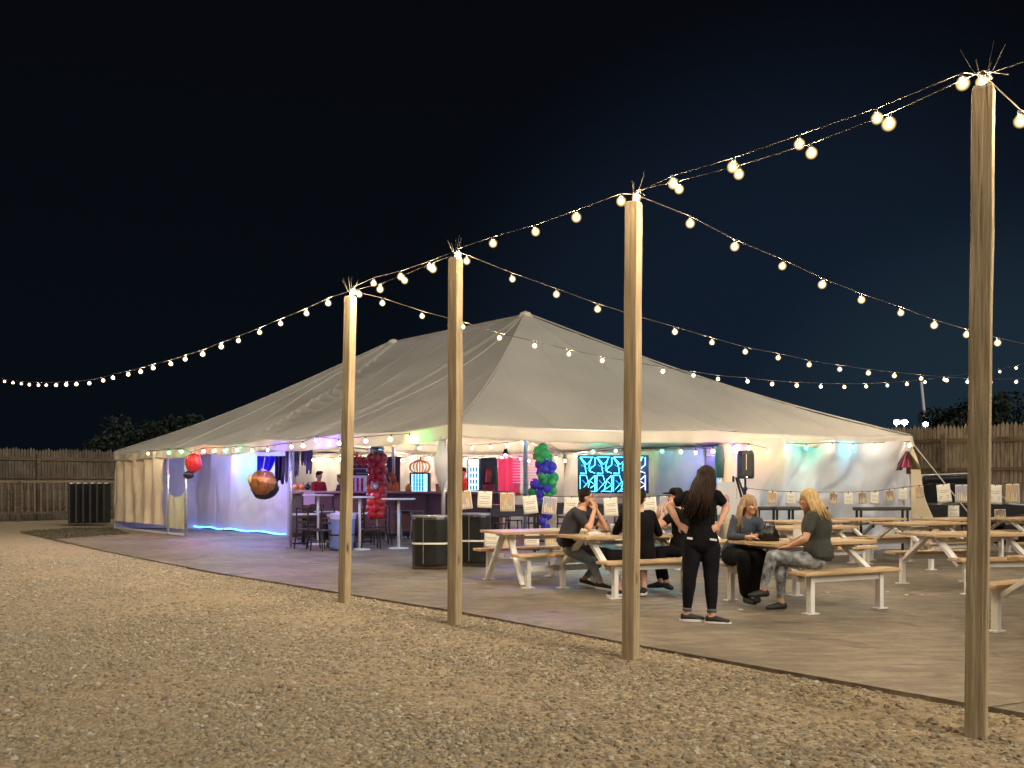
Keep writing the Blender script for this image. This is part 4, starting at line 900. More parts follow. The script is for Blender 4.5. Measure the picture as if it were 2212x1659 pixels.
# blinds and pink cloth
q = P(1135, 1012, 28.0); t = thing('window_blind', 'white slatted blind lit pink behind the green and purple balloons', 'blind', q)
for k in range(11): MB().box(q+V((0, 0, .42-.085*k)), (.78, .05, .03)).build('slat', M_white, t)
for s_ in (-.3, .3): MB().box(q+V((s_, .02, 0)), (.01, .01, .9)).build('cord', M_rope, t)
q = P(1083, 1025, 28.3); t = thing('pink_curtain', 'glowing pink curtain between the dark cabinet and the blind', 'curtain', q)
MB().grid(lambda u, v: q+V((-.62+1.2*u, .05*math.sin(u*26), .5-1.15*v)), 50, 6).build('curtain_cloth', mat('pink_cloth', (.85, .25, .30), .6, transl=.2), t, smooth=True, solid=.006)
pl = bpy.data.lights.new('pink_light', 'POINT'); pl.energy = 55; pl.color = (1, .12, .3); pl.shadow_soft_size = .15; po = bpy.data.objects.new('pink_light', pl); col.objects.link(po); po.location = P(1092, 1000, 26.9)
t = thing('pink_lamp', 'small pink party lamp above the pink curtain', 'lamp', po.location); t.location.z += .25; WL[t.name] = V(t.location)
MB().tube([t.location+V((0, 0, .0)), t.location+V((0, 0, .16))], [.09, .04], 12).build('lamp_shade', M_black, t); MB().ell(t.location+V((0, 0, 0)), (.05, .05, .04)).build('lamp_bulb', EMC['pink'], t)
q = P(1169, 1052, 24.2)
# balloons
def balloon(p, r, m, t, name='balloon', tie=V((0, 0, -1))):
    MB().ell(p, (r*.93, r*.93, r), seg=16, rings=10, fn=lambda d: 1-.10*max(0, -d.z)**2).build(name, m, t, smooth=True)
M_grn = mat('green_balloon', (.12, .42, .08), .18, coat=.5); M_pur = mat('purple_balloon', (.16, .05, .42), .18, coat=.5)
cx = P(1180, 1020, 23.6); t = thing('balloon_column', 'tall column of green and purple balloons left of the neon screen', 'balloons', (cx.x, cx.y, 0)); rnd = random.Random(3)
for (px, py, m) in ((1162, 975, 'g'), (1172, 968, 'g'), (1158, 985, 'g'), (1176, 980, 'g'), (1167, 992, 'g'), (1184, 990, 'g'), (1165, 1003, 'p'), (1180, 1002, 'p'), (1192, 1008, 'p'), (1176, 1014, 'p'), (1190, 1018, 'p'), (1168, 1020, 'p'), (1170, 1030, 'g'), (1184, 1030, 'g'), (1196, 1032, 'g'), (1176, 1040, 'g'), (1192, 1044, 'g'), (1156, 1046, 'p'), (1168, 1052, 'p'), (1182, 1056, 'p'), (1150, 1062, 'g'), (1194, 1060, 'g'), (1166, 1068, 'p'), (1184, 1074, 'g'), (1160, 1082, 'p'), (1176, 1090, 'p'), (1190, 1084, 'p'), (1170, 1104, 'p'), (1182, 1112, 'p'), (1172, 1126, 'p'), (1180, 1140, 'p')):
    balloon(P(px, py, 23.6+rnd.uniform(-.12, .12)), rnd.uniform(.115, .15), M_grn if m == 'g' else M_pur, t)
MB().cyl((cx.x, cx.y, 0), .02, 2.2, 8).build('column_pole', M_alu, t); MB().cyl((cx.x, cx.y, .0), .22, .04, 20).build('column_base', M_black, t)
cx = P(814, 1040, 22.8); t = thing('balloon_column', 'red balloon column topped by a silver ball in front of the menu board', 'balloons', (cx.x, cx.y, 0))
for k in range(10):
    zz = 2.12-.155*k
    for j in range(4):
        a = j*math.pi/2+k*.78; balloon(V((cx.x+math.cos(a)*.14, cx.y+math.sin(a)*.14, zz)), .135+rnd.uniform(-.01, .01), M_red, t)
M_chrome = mat('silver_foil', (.75, .75, .78), .12, metal=.9); MB().ell((cx.x, cx.y, 2.33), (.19, .19, .17)).build('foil_ball', mat('striped_foil', (.7, .7, .75), .15, metal=.8, c2=(.03, .03, .05), vs=7), t, smooth=True)
MB().ell((cx.x-.02, cx.y-.28, 1.42), (.10, .05, .10)).build('silver_badge', M_chrome, t, smooth=True); MB().cyl((cx.x, cx.y, 0), .02, .7, 8).build('column_pole', M_alu, t)
# foil ball balloon near the partition, and a red shape for glow on cloth
M_cop = mat('copper_foil', (.38, .14, .055), .3, metal=.35, var=.4, vs=5, bump=.5, bs=5)
q = P(568, 1043, 21.6); t = thing('foil_shape', 'crumpled copper brown round foil balloon hanging by the white partition', 'balloon', q)
MB().ell(q, (.31, .24, .30), seg=36, rings=22, fn=lambda d: 1+.07*mnoise.noise(d*3.2)+.05*(1-abs(mnoise.noise(d*4+V((3, 1, 0))))*3)*.6+.05*math.sin(math.atan2(d.z, d.x)*11+d.x*4)*abs(d.y)).build('foil_ball', M_cop, t, smooth=True)
MB().ell(q+V((.02, .06, -.09)), (.33, .2, .31), seg=28, rings=14, fn=lambda d: 1+.10*mnoise.noise(d*3+V((4, 0, 0)))).build('dark_foil_back', M_black, t, smooth=True); MB().ell(q+V((-.27, -.06, .08)), (.07, .12, .12)).build('yellow_patch', mat('yellow_foil', (.7, .5, .15), .3), t, smooth=True); MB().tube([q+V((0, 0, .28)), q+V((.05, 0, .62))], .008, 5).build('string', M_rope, t)
q = P(418, 1000, 22.9); t = thing('foil_shape', 'red shape standing for red glow on cloth above the left doorway', 'balloon', q)  # red blob modelled in place of the glow on the cloth
MB().ell(q, (.21, .13, .24), seg=24, rings=16, fn=lambda d: 1+.09*mnoise.noise(d*3)).build('foil_ball', M_red, t, smooth=True); MB().tube([q+V((0, 0, .28)), q+V((0, 0, .4))], .01, 5).build('string', M_rope, t); MB().ell(q+V((-.12, 0, -.3)), (.14, .1, .10)).build('dark_shape', M_black, t, smooth=True)
def cloth_hang(px, pyt, pyb, wpx, d, m, label, name='hanging_cloth', seed=1, cat='cloth'):
    a = P(px, pyt, d); b_ = P(px, pyb, d); w_ = wpx/F*d; t = tag(MB().grid(lambda u, v: V((a.x-w_/2+w_*u*(1-.25*v), a.y+.06*math.sin(u*18+seed), a.z+(b_.z-a.z)*v+.05*math.sin(u*9+seed)*v)), 26, 12).build(name, m, smooth=True, solid=.006, loc=a), label, cat)
M_purc = mat('purple_cloth', (.30, .22, .42), .8, var=.3, vs=4); M_greyc = mat('grey_cloth', (.25, .24, .28), .8, var=.3, vs=4)
cloth_hang(641, 968, 1028, 13, 22.2, M_greyc, 'grey cloth strip hanging under the eave right of the white tent post', seed=1)
cloth_hang(656, 966, 1002, 11, 22.2, M_purc, 'short mauve cloth strip between two longer hanging strips', seed=2)
cloth_hang(669, 966, 1020, 14, 22.2, M_purc, 'long violet cloth strip rightmost under the eave', seed=4)
cloth_hang(606, 985, 1042, 24, 23.6, M_black, 'black drape hanging between the copper balloon and the white tent post', seed=3)
cloth_hang(578, 985, 1015, 42, 23.8, mat('blue_film', (.06, .07, .5), .3, transl=.3), 'shiny blue film sheet hanging above the copper balloon', seed=5)
cloth_hang(620, 975, 1040, 8, 22.6, M_greyc, 'thin twisted grey cloth tied beside the white tent post', seed=7)
M_rib = mat('brown_ribbon', (.14, .06, .04), .5); 
q = P(1955, 975, 20.2); t = thing('ribbon_bow', 'brown and pink ribbon bow hanging at the right end of the tent wall', 'bow', q)
for i, (dx, dz, m, w_) in enumerate(((-.20, -.42, M_rib, .10), (-.06, -.36, mat('pink_ribbon', (.8, .12, .35), .5), .09), (.02, -.50, M_rib, .05), (.20, -.40, mat('olive_ribbon', (.12, .10, .04), .6), .12))):
    MB().grid(lambda u, v: q+V((dx*v+(u-.5)*2*w_*(.25+.75*v), -.10-.05*math.sin(u*6+i), dz*v)), 6, 8).build('ribbon_tail', m, t, smooth=True, solid=.006)
# neon screen
def neon_screen():
    tl = P(1247, 984, 26.3); br_ = P(1403, 1066, 25.9); cz = (tl.z+br_.z)/2; w_ = br_.x-tl.x; h = tl.z-br_.z; c = V(((tl.x+br_.x)/2, 26.1, cz))
    t = thing('neon_screen', 'large black screen showing glowing cyan and green angular line art', 'screen', (c.x, c.y, 0)); yaw = R(-4)
    M3 = Matrix.Rotation(yaw, 3, 'Z')
    def q(u, v, o=.05): return c+M3 @ V((u*w_/2, -o, v*h/2))
    MB().box(c, (w_, .08, h), yaw).build('screen_panel', mat('screen_dark', (.01, .015, .06), .25, var=.5, vs=3, emit=.05, ecol=(.03, .08, .6)), t, bevel=.01)
    em = {'c': mat('lit_cyan_line', (.2, .95, 1), .4, emit=2.6, ecol=(.12, .75, .95)), 'g': mat('lit_green_line', (.1, 1, .5), .4, emit=2.2, ecol=(.05, .85, .45)), 'v': mat('lit_violet_line', (.7, .7, 1), .4, emit=2.2, ecol=(.5, .62, 1)), 'b': mat('lit_blue_line', (.05, .3, .8), .4, emit=1, ecol=(.02, .3, .75))}
    seg = {'c': MB(), 'g': MB(), 'v': MB(), 'b': MB()}
    def ln(k, pts, r=.013): seg[k].tube([q(*p) for p in pts], r, 4)
    for i in range(4):
        x0 = -.93+i*.47; x1 = x0+.42; k = 'c' if i < 3 else 'v'; xm = (x0+x1)/2; top = 'g' if i == 3 else 'c'
        ln(k, [(x0, .06), (x0+.17, .06), (x0+.13, .5), (x0, .88)]); ln(top, [(x0, .9), (x0+.19, .52), (x1-.05, .9), (x0, .9)]); ln(k, [(x1, .9), (x1, .5), (x0+.24, .2), (x1, .06)]); ln('b', [(x0+.03, .5), (xm, .3), (x1-.08, .44)])
        ln(k, [(x0, -.05), (x0+.17, -.05), (x0+.23, -.4), (x0, -.9), (x0, -.05)]); ln(k, [(x1, -.05), (x1-.14, -.3), (x0+.2, -.88), (x1, -.9)]); ln('g' if i in (1, 2) else k, [(x0+.28, -.35), (x1, -.55), (x0+.12, -.92)]); ln('b', [(x0+.06, -.3), (xm, -.6)])
        ln(k, [(x1, -.05), (x1, -.9)]); ln(k, [(x1-.1, .88), (x0+.25, .42), (x0+.3, .1)])
    for k, m_ in seg.items(): m_.build('light_line', em[k], t)
    for s_ in (-1, 1): MB().beam(V((c.x+s_*w_*.3, c.y+.05, 0)), V((c.x+s_*w_*.3, c.y+.05, cz)), .06, .06).build('screen_stand', M_black, t)
neon_screen()
# speaker on stand
q = P(1610, 1004, 17.6); t = thing('loudspeaker', 'black loudspeaker cabinet on a pole in front of the pink lit tent wall', 'speaker', q)
def spk(z_, g, b_): return [q+V((x*.165*g, y*.14*g, z_)) for x, y in ((-.7, -1), (.7, -1), (1, -.4), (.8, 1), (-.8, 1), (-1, -.4))]
rs = [(-.27, .9), (-.22, 1), (.2, .98), (.27, .86)]; vs = [p for z_, g in rs for p in spk(z_, g, 0)]
MB().add(vs, [(i*6+j, i*6+(j+1) % 6, (i+1)*6+(j+1) % 6, (i+1)*6+j) for i in range(3) for j in range(6)]+[(18, 19, 20, 21, 22, 23), (5, 4, 3, 2, 1, 0)]).build('cabinet', M_black, t, bevel=.015)
MB().box(q+V((0, -.142, .0)), (.20, .012, .42)).build('grille', mat('grille', (.04, .04, .035), .6, bump=.4, bs=300), t); MB().ell(q+V((-.01, -.15, -.24)), (.012, .01, .012)).build('power_light', mat('lit_white_dot', (1, 1, 1), .4, emit=6), t)
MB().box(q+V((-.02, -.155, .05)), (.012, .01, .30)).build('painted_glint_strip', M_band, t)  # cream strip painted on as a highlight, no part of the speaker
sb = V((q.x, q.y, 0)); t = thing('speaker_stand', 'black tripod stand carrying the loudspeaker', 'stand', sb)
MB().tube([sb+V((0, 0, .25)), q+V((0, 0, -.27))], .022, 8).build('pole', M_blackmetal, t); MB().ell(sb+V((0, 0, 1.38)), (.045, .045, .05)).build('collar', M_black, t)
for a in (0.3, 2.4, 4.5): MB().tube([sb+V((0, 0, .85)), sb+V((math.cos(a)*.55, math.sin(a)*.55, .02))], .014, 6).build('leg', M_blackmetal, t)
# folding easel left of speaker
q = G(1580, 1196); q = P(1582, 1048, 17.4); q.z = 0; t = thing('easel', 'dark folding easel leaning beside the middle tent pole', 'easel', q)
MB().beam(q, q+V((.02, 0, 1.62)), .035, .05).build('leg', M_blackmetal, t); MB().beam(q+V((.55, .1, 0)), q+V((.08, .05, 1.60)), .03, .035).build('leg', M_blackmetal, t); MB().beam(q+V((.66, -.1, 0)), q+V((.1, -.02, 1.60)), .03, .035).build('leg', M_blackmetal, t)
MB().box(q+V((-.12, -.05, 1.2)), (.36, .02, .62)).build('poster_board', mat('poster_blue', (.45, .52, .62), .6, c2=(.62, .55, .5), vs=4), t); MB().ell(q+V((-.14, -.075, 1.16)), (.07, .01, .12)).build('poster_shape', mat('poster_shape', (.42, .28, .26), .7), t)

# ------------------------------------------------------------------ bunting sheets
M_ph = {k: mat('photo_print_%s' % k, a, .6, c2=b_, vs=5) for k, a, b_ in (('warm', (.62, .34, .10), (.25, .30, .38)), ('blue', (.25, .36, .55), (.50, .28, .12)), ('brown', (.24, .13, .07), (.36, .32, .28)))}
def sheet(p, w_, h, kind, label, tilt=0, yaw=0, group='printed sheets pegged along the line'):
    t = thing('pegged_sheet', label, 'sheet', p, group); Mx = Matrix.Rotation(yaw, 3, 'Z') @ Matrix.Rotation(tilt, 3, 'Y')
    def q(x, z_, o=0): return p+Mx @ V((x, -o+.015*math.sin(x*9+z_*5), z_))
    MB().grid(lambda u, v: q((u-.5)*w_, -h*v), 6, 6).build('paper', M_paper, t, smooth=True, solid=.002)
    if kind == 'text':
        m = MB()
        for k in range(8):
            zz = -h*(.12+.1*k); ww = w_*(.36+.36*abs(math.sin(k*2.3)))
            if k in (2, 3, 5, 6): m.add([q(-ww/2, zz, .006), q(ww/2, zz, .006), q(ww/2, zz-h*.035, .006), q(-ww/2, zz-h*.035, .006)], [(0, 1, 2, 3)])
        m.build('print_lines', M_ink, t)
    else:
        m = MB().grid(lambda u, v: q((u-.5)*w_*.9, -h*(.06+.88*v), .006), 6, 6); m.build('printed_picture', M_ph[kind], t, smooth=True)
        m = MB(); rs = random.Random(int(p.x*100))
        for k in range(6):
            x0_ = -.38+k*.12; hh_ = rs.uniform(.15, .6); m.add([q(w_*x0_, -h*.9, .010), q(w_*(x0_+rs.uniform(.05, .1)), -h*.9, .010), q(w_*(x0_+rs.uniform(.03, .08)), -h*(.9-hh_), .010), q(w_*x0_, -h*(.9-hh_*.8), .010)], [(0, 1, 2, 3)])
        m.build('printed_shape', mat('print_cream', (.72, .60, .36), .7), t)
    MB().box(p+V((0, -.01, .0)), (.012, .02, .05)).build('peg', M_dwood, t)
kinds = {'t': 'text', 'w': 'warm', 'b': 'blue', 'n': 'brown'}
LN = [(1001, 1060, 'w', 'picture sheet peeking out behind the second farthest post'), (1048, 1061, 't', 'tilted text sheet just right of the second farthest post'), (1096, 1064, 'w', 'picture sheet second right of the second farthest post'), (1143, 1071, 't', 'text sheet below the left side of the green and purple balloons'), (1189, 1073, 'b', 'picture sheet with blue corner below the green and purple balloons'), (1235, 1074, 't', 'text sheet left of the man in the grey shirt'), (1318, 1075, 't', 'text sheet between the two seated men'), (1402, 1074, 't', 'text sheet right of the second nearest post'), (1440, 1071, 'b', 'picture sheet behind the standing woman')]
LW = [(1584, 1052, 'b', 'picture sheet left of the dark jacketed woman on the tent wall'), (1669, 1062, 'w', 'picture sheet right of the dark jacketed woman'), (1708, 1063, 't', 'text sheet between the two blonde women'), (1745, 1064, 'n', 'brown picture sheet left of the profile woman head'), (1801, 1064, 'n', 'brown picture sheet just right of the profile woman head'), (1832, 1064, 't', 'text sheet two right of the profile woman head'), (1862, 1063, 'n', 'dark brown picture sheet on the wall under the teal bulb'), (1890, 1062, 't', 'text sheet on the wall under the cyan bulb'), (1921, 1058, 'n', 'brown picture sheet on the wall left of the ribbon bow'), (1950, 1054, 't', 'text sheet on the wall below the ribbon bow'), (1985, 1050, 'w', 'picture sheet at the right corner of the tent wall')]
LR = [(2037, 1046, 't', 'text sheet hanging right of the tent corner before the fence'), (2078, 1047, 'b', 'picture sheet half behind the nearest post on its left'), (2150, 1047, 't', 'text sheet half behind the nearest post on its right'), (2187, 1045, 'w', 'bright picture sheet at the far right of the line'), (2236, 1043, 't', 'text sheet outside the right edge of the photo')]
def line_of(seq, A, B2, w_, label, wpx):
    D = (B2.x-A.x, B2.y-A.y); ps = []
    for x, y, k, lb in seq:
        p = hit(x, y, A, D); ps.append(p+V((0, 0, .01))); ww = wpx*p.y/F
        sheet(p, ww, ww*random.uniform(1.12, 1.28), kinds[k], lb, tilt=random.uniform(-.12, .12), yaw=math.atan2(D[1], D[0])*.5)
    e0 = ps[0]-(ps[1]-ps[0])*.8; e1 = ps[-1]+(ps[-1]-ps[-2])*.8
    tag(MB().tube([e0]+ps+[e1], .006, 4).build('sheet_line', M_black, loc=ps[0]), label, 'line')
ofv = V((.15, -.42, 0))
line_of(LN, V((-1.0, 15.7, 0)), V((4.2, 17.9, 0)), .28, 'thin dark line carrying sheets across the open tent front', 32)
line_of(LW, V((M_.x, M_.y-.5, 0)), V((R_.x, R_.y-.55, 0)), .3, 'thin dark line carrying sheets along the front tent wall', 22)
line_of(LR, V((9.3, 19.8, 0)), V((12.4, 20.6, 0)), .3, 'thin dark line carrying sheets in front of the right fence', 33)
for i, (x, y, k, lb) in enumerate(((1063, 1150, 't', 'lower text sheet behind the left end of the A legged table'), (1098, 1151, 'w', 'lower striped picture sheet behind the A legged table'), (1148, 1147, 't', 'lower text sheet seen between the A shaped legs'), (1192, 1150, 'w', 'lower yellow picture sheet right of the A shaped legs'), (1345, 1148, 't', 'lower text sheet below the table of the seated men'), (2060, 1092, 't', 'lower text sheet left of the nearest post'), (1990, 1118, 't', 'lower text sheet behind the empty tables left of the nearest post'), (2160, 1100, 'n', 'lower picture sheet right of the nearest post'))):
    p = P(x, y, 15.9 if x < 1400 else 20.4); sheet(p, .26, .26, kinds[k], lb, tilt=random.uniform(-.06, .06))

# ------------------------------------------------------------------ dark pickup behind the tent corner, floodlights beyond the fence
def pickup():
    c = P(2045, 1048, 23.6); c.z = 0; t = thing('parked_pickup', 'dark parked pickup with pale roof edge between the tent corner and the fence', 'pickup', c); a = R(-12); Mz = Matrix.Rotation(a, 3, 'Z')
    M_car = mat('dark_car_paint', (.02, .022, .025), .25, coat=.6); M_gl = mat('car_glass', (.01, .012, .015), .08)
    def W(x, y, z_): return c+Mz @ V((x, y, z_))
    def prof(pts, hw, m, name, bev=.03):
        n = len(pts); vs = [W(x, -hw, z_) for x, z_ in pts]+[W(x, hw, z_) for x, z_ in pts]
        MB().add(vs, [tuple(range(n)), tuple(reversed(range(n, 2*n)))]+[(i, i+n, (i+1) % n+n, (i+1) % n) for i in range(n)]).build(name, m, t, bevel=bev)
    prof([(-2.4, .4), (-2.4, .98), (-.9, 1.02), (1.2, 1.04), (2.3, .95), (2.4, .45)], .9, M_car, 'body', .06)
    prof([(-1.0, 1.0), (-.75, 1.66), (.35, 1.70), (1.15, 1.06)], .78, M_car, 'cab', .06)
    for s_ in (-1, 1):
        MB().add([W(-.82, s_*.79, 1.08), (W(-.68, s_*.79, 1.58)), W(.25, s_*.79, 1.60), W(.85, s_*.79, 1.08)], [(0, 1, 2, 3)]).build('side_window', M_gl, t)
        MB().tube([W(-1.0, s_*.8, 1.05), W(-.75, s_*.8, 1.70), W(.36, s_*.8, 1.74), W(1.18, s_*.8, 1.09)], .025, 6).build('roof_highlight', M_steel, t)  # bright tube stands for the highlight along the roof line
        for x in (-1.5, 1.5):
            wc = W(x, s_*.8, .38); ax = Mz @ V((0, 1, 0)); MB().tube([wc-ax*.12, wc-ax*.09, wc+ax*.09, wc+ax*.12], [.33, .38, .38, .33], 24).build('wheel', M_black, t)
    MB().add([W(.42, -.7, 1.62), W(.42, .7, 1.62), W(1.08, .7, 1.12), W(1.08, -.7, 1.12)], [(0, 1, 2, 3)]).build('windscreen', M_gl, t)
    for s_ in (-1, 1): MB().box(W(2.36, s_*.65, .78), (.08, .3, .16), a).build('headlight', M_chrome, t)
pickup()
q = P(1993, 1048, 62); q.z = 0; tp = P(1990, 825, 62); t = thing('light_mast', 'thin pale mast leaning beyond the right fence', 'mast', q)
MB().tube([q, P(1999, 915, 62), tp], .09, 8).build('mast', mat('glowing_mast', (.5, .5, .5), .5, emit=.12, ecol=(.6, .6, .75)), t)  # mast is no lamp, faint emission in its material makes it show
EM_FL = bulb_mat('lit_floodlight', (.9, 1, .9), 60)
for i, (x, y, dd) in enumerate(((1938, 912, 58), (1955, 912, 58), (2001, 916, 58))):
    c = P(x, y, dd); t = thing('floodlight', ('leftmost', 'middle', 'rightmost')[i]+' of the three distant floodlights above the right fence', 'floodlight', c, 'distant floodlights above the right fence')
    MB().ell(c, (.17, .08, .14)).build('lamp_glass', EM_FL, t); MB().box(c+V((0, .16, .02)), (.42, .14, .34)).build('housing', M_black, t, bevel=.03); MB().tube([c+V((0, .16, -.15)), V((c.x, c.y+.16, 0))], .05, 6).build('bracket_pole', M_steel, t)
# ------------------------------------------------------------------ people
def frame(f, u=V((0, 0, 1))):
    f = V(f).normalized(); r = f.cross(u).normalized(); u2 = r.cross(f).normalized(); return Matrix((r, f, u2)).transposed()   # columns right, forward, up
def merged(mb, name, m, parent, voxel, smooth=2, fold=0, fs=9, seed=0):
    tmp = mb.build(name, m, parent); md = tmp.modifiers.new('r', 'REMESH'); md.mode = 'VOXEL'; md.voxel_size = voxel; md.use_smooth_shade = True
    sm = tmp.modifiers.new('s', 'SMOOTH'); sm.factor = .5; sm.iterations = smooth
    dg = bpy.context.evaluated_depsgraph_get(); dg.update(); me = bpy.data.meshes.new_from_object(tmp.evaluated_get(dg)); me.name = name
    tmp.modifiers.clear(); old = tmp.data; tmp.data = me; bpy.data.meshes.remove(old)
    me.materials.clear(); me.materials.append(m)
    if fold:
        n = len(me.vertices); nor = np.zeros(n*3); me.vertices.foreach_get('normal', nor); co_ = np.zeros(n*3); me.vertices.foreach_get('co', co_); nor = nor.reshape(-1, 3); co_ = co_.reshape(-1, 3)
        for i in range(n):
            p = co_[i]; q = V((p[0]*fs, p[1]*fs, p[2]*fs*.8+seed)); k = fold*(mnoise.noise(q)+.5*mnoise.noise(q*2.3)+.8*(1-abs(mnoise.noise(q*1.1+V((5, 5, 5)))*2))-.5); co_[i] = p+nor[i]*k
        me.vertices.foreach_set('co', co_.ravel())
    me.polygons.foreach_set('use_smooth', [True]*len(me.polygons)); me.update(); return tmp
def hand(mb, w, d, pn, s=1, side=1, curl=.5):
    """wrist, direction, palm normal; four unequal curled fingers and a side thumb"""
    d = V(d).normalized(); pn = V(pn); pn = (pn-d*pn.dot(d)).normalized(); x = d.cross(pn).normalized()*side; w = V(w)
    mb.etube([(w-d*.015*s, x, .024*s, pn, .020*s), (w+d*.02*s, x, .032*s, pn, .017*s), (w+d*.06*s, x, .041*s, pn, .016*s), (w+d*.088*s, x, .038*s, pn, .012*s)], 12)
    for i, (off, ln_) in enumerate(((-.029, .072), (-.010, .080), (.010, .074), (.028, .058))):
        a = w+d*.082*s+x*off*s; c = curl; d1 = (d+pn*c*.5+x*off*3).normalized(); d2 = (d+pn*c*1.4+x*off*2).normalized(); b_ = a+d1*ln_*.5*s; e = b_+d2*ln_*.5*s
        mb.cap(a, b_, .0095*s, .0088*s, 8); mb.cap(b_, e, .0088*s, .0072*s, 8)
    a = w+d*.025*s-x*.03*s; b_ = a+(d*.6-x*.7+pn*.35).normalized()*.038*s; e = b_+(d+pn*.5-x*.1).normalized()*.03*s
    mb.cap(a, b_, .013*s, .0105*s, 8); mb.cap(b_, e, .0105*s, .008*s, 8)
def head_mesh(mb, c, M3, s=1):
    def L(x, y, z_): return V(c)+M3 @ V((x*s, y*s, z_*s))
    mb.ell(L(0, -.012, .03), (.076*s, .096*s, .088*s), M3); mb.ell(L(0, .018, -.035), (.061*s, .070*s, .085*s), M3); mb.ell(L(0, .048, -.088), (.036*s, .034*s, .028*s), M3)
    mb.ell(L(0, .055, .032), (.058*s, .032*s, .022*s), M3)          # brow
    mb.tube([L(0, .083, .022), L(0, .098, -.002), L(0, .112, -.022), L(0, .088, -.034)], [.008*s, .010*s, .015*s, .012*s], 8)
    for sx in (-1, 1):
        mb.ell(L(sx*.04, .066, -.025), (.024*s, .022*s, .022*s), M3); mb.ell(L(sx*.079, -.005, -.008), (.010*s, .019*s, .032*s), M3)
def person(label, J, skin, shirt, trousers, shoe, voxel=.011, sleeve=.55, sex=1, short=False, hairfn=None, longsleeve=False, cuff=None, sole=None, seed=1, glasses=False, wide=1.0, trouser_w=1.0, bodyscale=1.0, curl=.5, bare_ankle=True, fold=.004, loc=None, neckskin=0):
    hp = V(J['pelvis']); loc = V((hp.x, hp.y, 0)) if loc is None else loc; t = thing('person', label, 'person', loc)
    g = bodyscale; nk = V(J['neck']); sL, sR = V(J['sL']), V(J['sR']); hL, hR = V(J['hL']), V(J['hR']); hc = (hL+hR)/2; sc = (sL+sR)/2
    fwd = V(J['fwd']).normalized(); hf = V(J.get('hfwd', J['fwd'])).normalized()
    axs = (sR-sL).normalized(); axh = (hR-hL).normalized(); up_ = (nk-hp).normalized()
    def torso(e):
        secs = []
        prof = [(-.10, .11, .09), (-.02, .165, .115), (.12, .165, .12), (.35, .140, .105), (.58, .155, .112), (.78, .172, .112), (.90, .165, .095), (.98, .10, .07), (1.05, .06, .055)]
        if sex == 0: prof = [(-.10, .12, .095), (0, .180, .125), (.14, .168, .12), (.38, .128, .10), (.60, .140, .125), (.76, .150, .118), (.90, .150, .088), (.98, .09, .06), (1.05, .052, .05)]
        for tt, ra, rb in prof:
            c = hp.lerp(nk, tt); bow = J.get('bow', 0)*math.sin(math.pi*max(0, min(1, tt))); ax = axh.lerp(axs, max(0, min(1, tt))).normalized(); fr = up_.cross(ax).normalized(); c = c-fr*0
            c = c+V(J['fwd']).normalized()*-bow
            secs.append((c, ax, ra*g*wide+e, fr, rb*g*wide+e))
        return secs
    b = MB(); b.etube(torso(0), 18)
    b.cap(sc.lerp(nk, .5), V(J['head'])+V((0, 0, -.05)), .056*g, .050*g, 12)
    b.cap(sL, sR, .062*g, .062*g, 12)
    for s_, A in ((1, 'L'), (-1, 'R')):
        sh, el, wr = V(J['s'+A]), V(J['e'+A]), V(J['w'+A]); b.cap(sh, el, .052*g, .040*g, 12, mid=.004); b.cap(el, wr, .041*g, .026*g, 12, mid=.005)
        hd, pn = J.get('hd'+A, (wr-el)), J.get('pn'+A, (0, 0, -1)); hand(b, wr, hd, pn, g, s_, curl)
        hi, kn, an = V(J['h'+A]), V(J['k'+A]), V(J['a'+A]); b.cap(hi, kn, .088*g, .056*g, 14, mid=.004); b.cap(kn, an, .056*g, .036*g, 12, mid=.014)
        td = V(J['t'+A]).normalized(); b.cap(an, an+V((0, 0, -.03))-td*.03, .036*g, .032*g, 8); b.cap(an+V((0, 0, -.04)), an+td*.13*g+V((0, 0, -.065)), .034*g, .022*g, 8)
    M3 = frame(hf); head_mesh(b, J['head'], M3, g)
    merged(b, 'body', skin, t, min(voxel, .009) if voxel < .014 else voxel)
    def L(x, y, z_): return V(J['head'])+M3 @ V((x*g, y*g, z_*g))
    for sx in (-1, 1):
        MB().ell(L(sx*.030, .083, .006), (.013*g, .008*g, .0075*g), M3, 10, 6).build('eye', M_eye, t, smooth=True)
        MB().tube([L(sx*.016, .088, .026), L(sx*.032, .088, .031), L(sx*.048, .078, .026)], .0035*g, 5).build('eyebrow', J.get('hairmat', M_eye), t)
    MB().ell(L(0, .088, -.052), (.023*g, .010*g, .008*g), M3, 10, 6).build('mouth', M_lip, t, smooth=True)
    # shirt
    c = MB(); c.etube(torso(.014)[0 if J.get('tuck') else 0:-1], 18); c.cap(sL, sR, .074*g, .074*g, 12)
    for A in 'LR':
        sh, el, wr = V(J['s'+A]), V(J['e'+A]), V(J['w'+A])
        if longsleeve: c.cap(sh, el, .066*g, .052*g, 12); c.cap(el, el.lerp(wr, .93), .052*g, .036*g, 12)
        else: c.cap(sh, sh.lerp(el, sleeve), .068*g, .062*g, 12)
    merged(c, 'jacket' if J.get('jacket') else 'shirt', shirt, t, voxel, 3, fold, 8, seed)
    # trousers
    c = MB(); c.etube(torso(.010)[0:3], 18)
    for A in 'LR':
        hi, kn, an = V(J['h'+A]), V(J['k'+A]), V(J['a'+A]); w_ = trouser_w
        if short: c.cap(hi, hi.lerp(kn, .97), .108*g*w_, .092*g*w_, 14); c.cap(kn, kn.lerp(an, .1), .086*g*w_, .082*g*w_, 14)
        else: c.cap(hi, kn, .098*g*w_, .066*g*w_, 14); c.cap(kn, kn.lerp(an, .88), .066*g*w_, (.046 if w_ < 1.15 else .085)*g, 12, mid=.008)
    merged(c, 'trousers', trousers, t, voxel, 3, fold*.9, 9, seed+3)
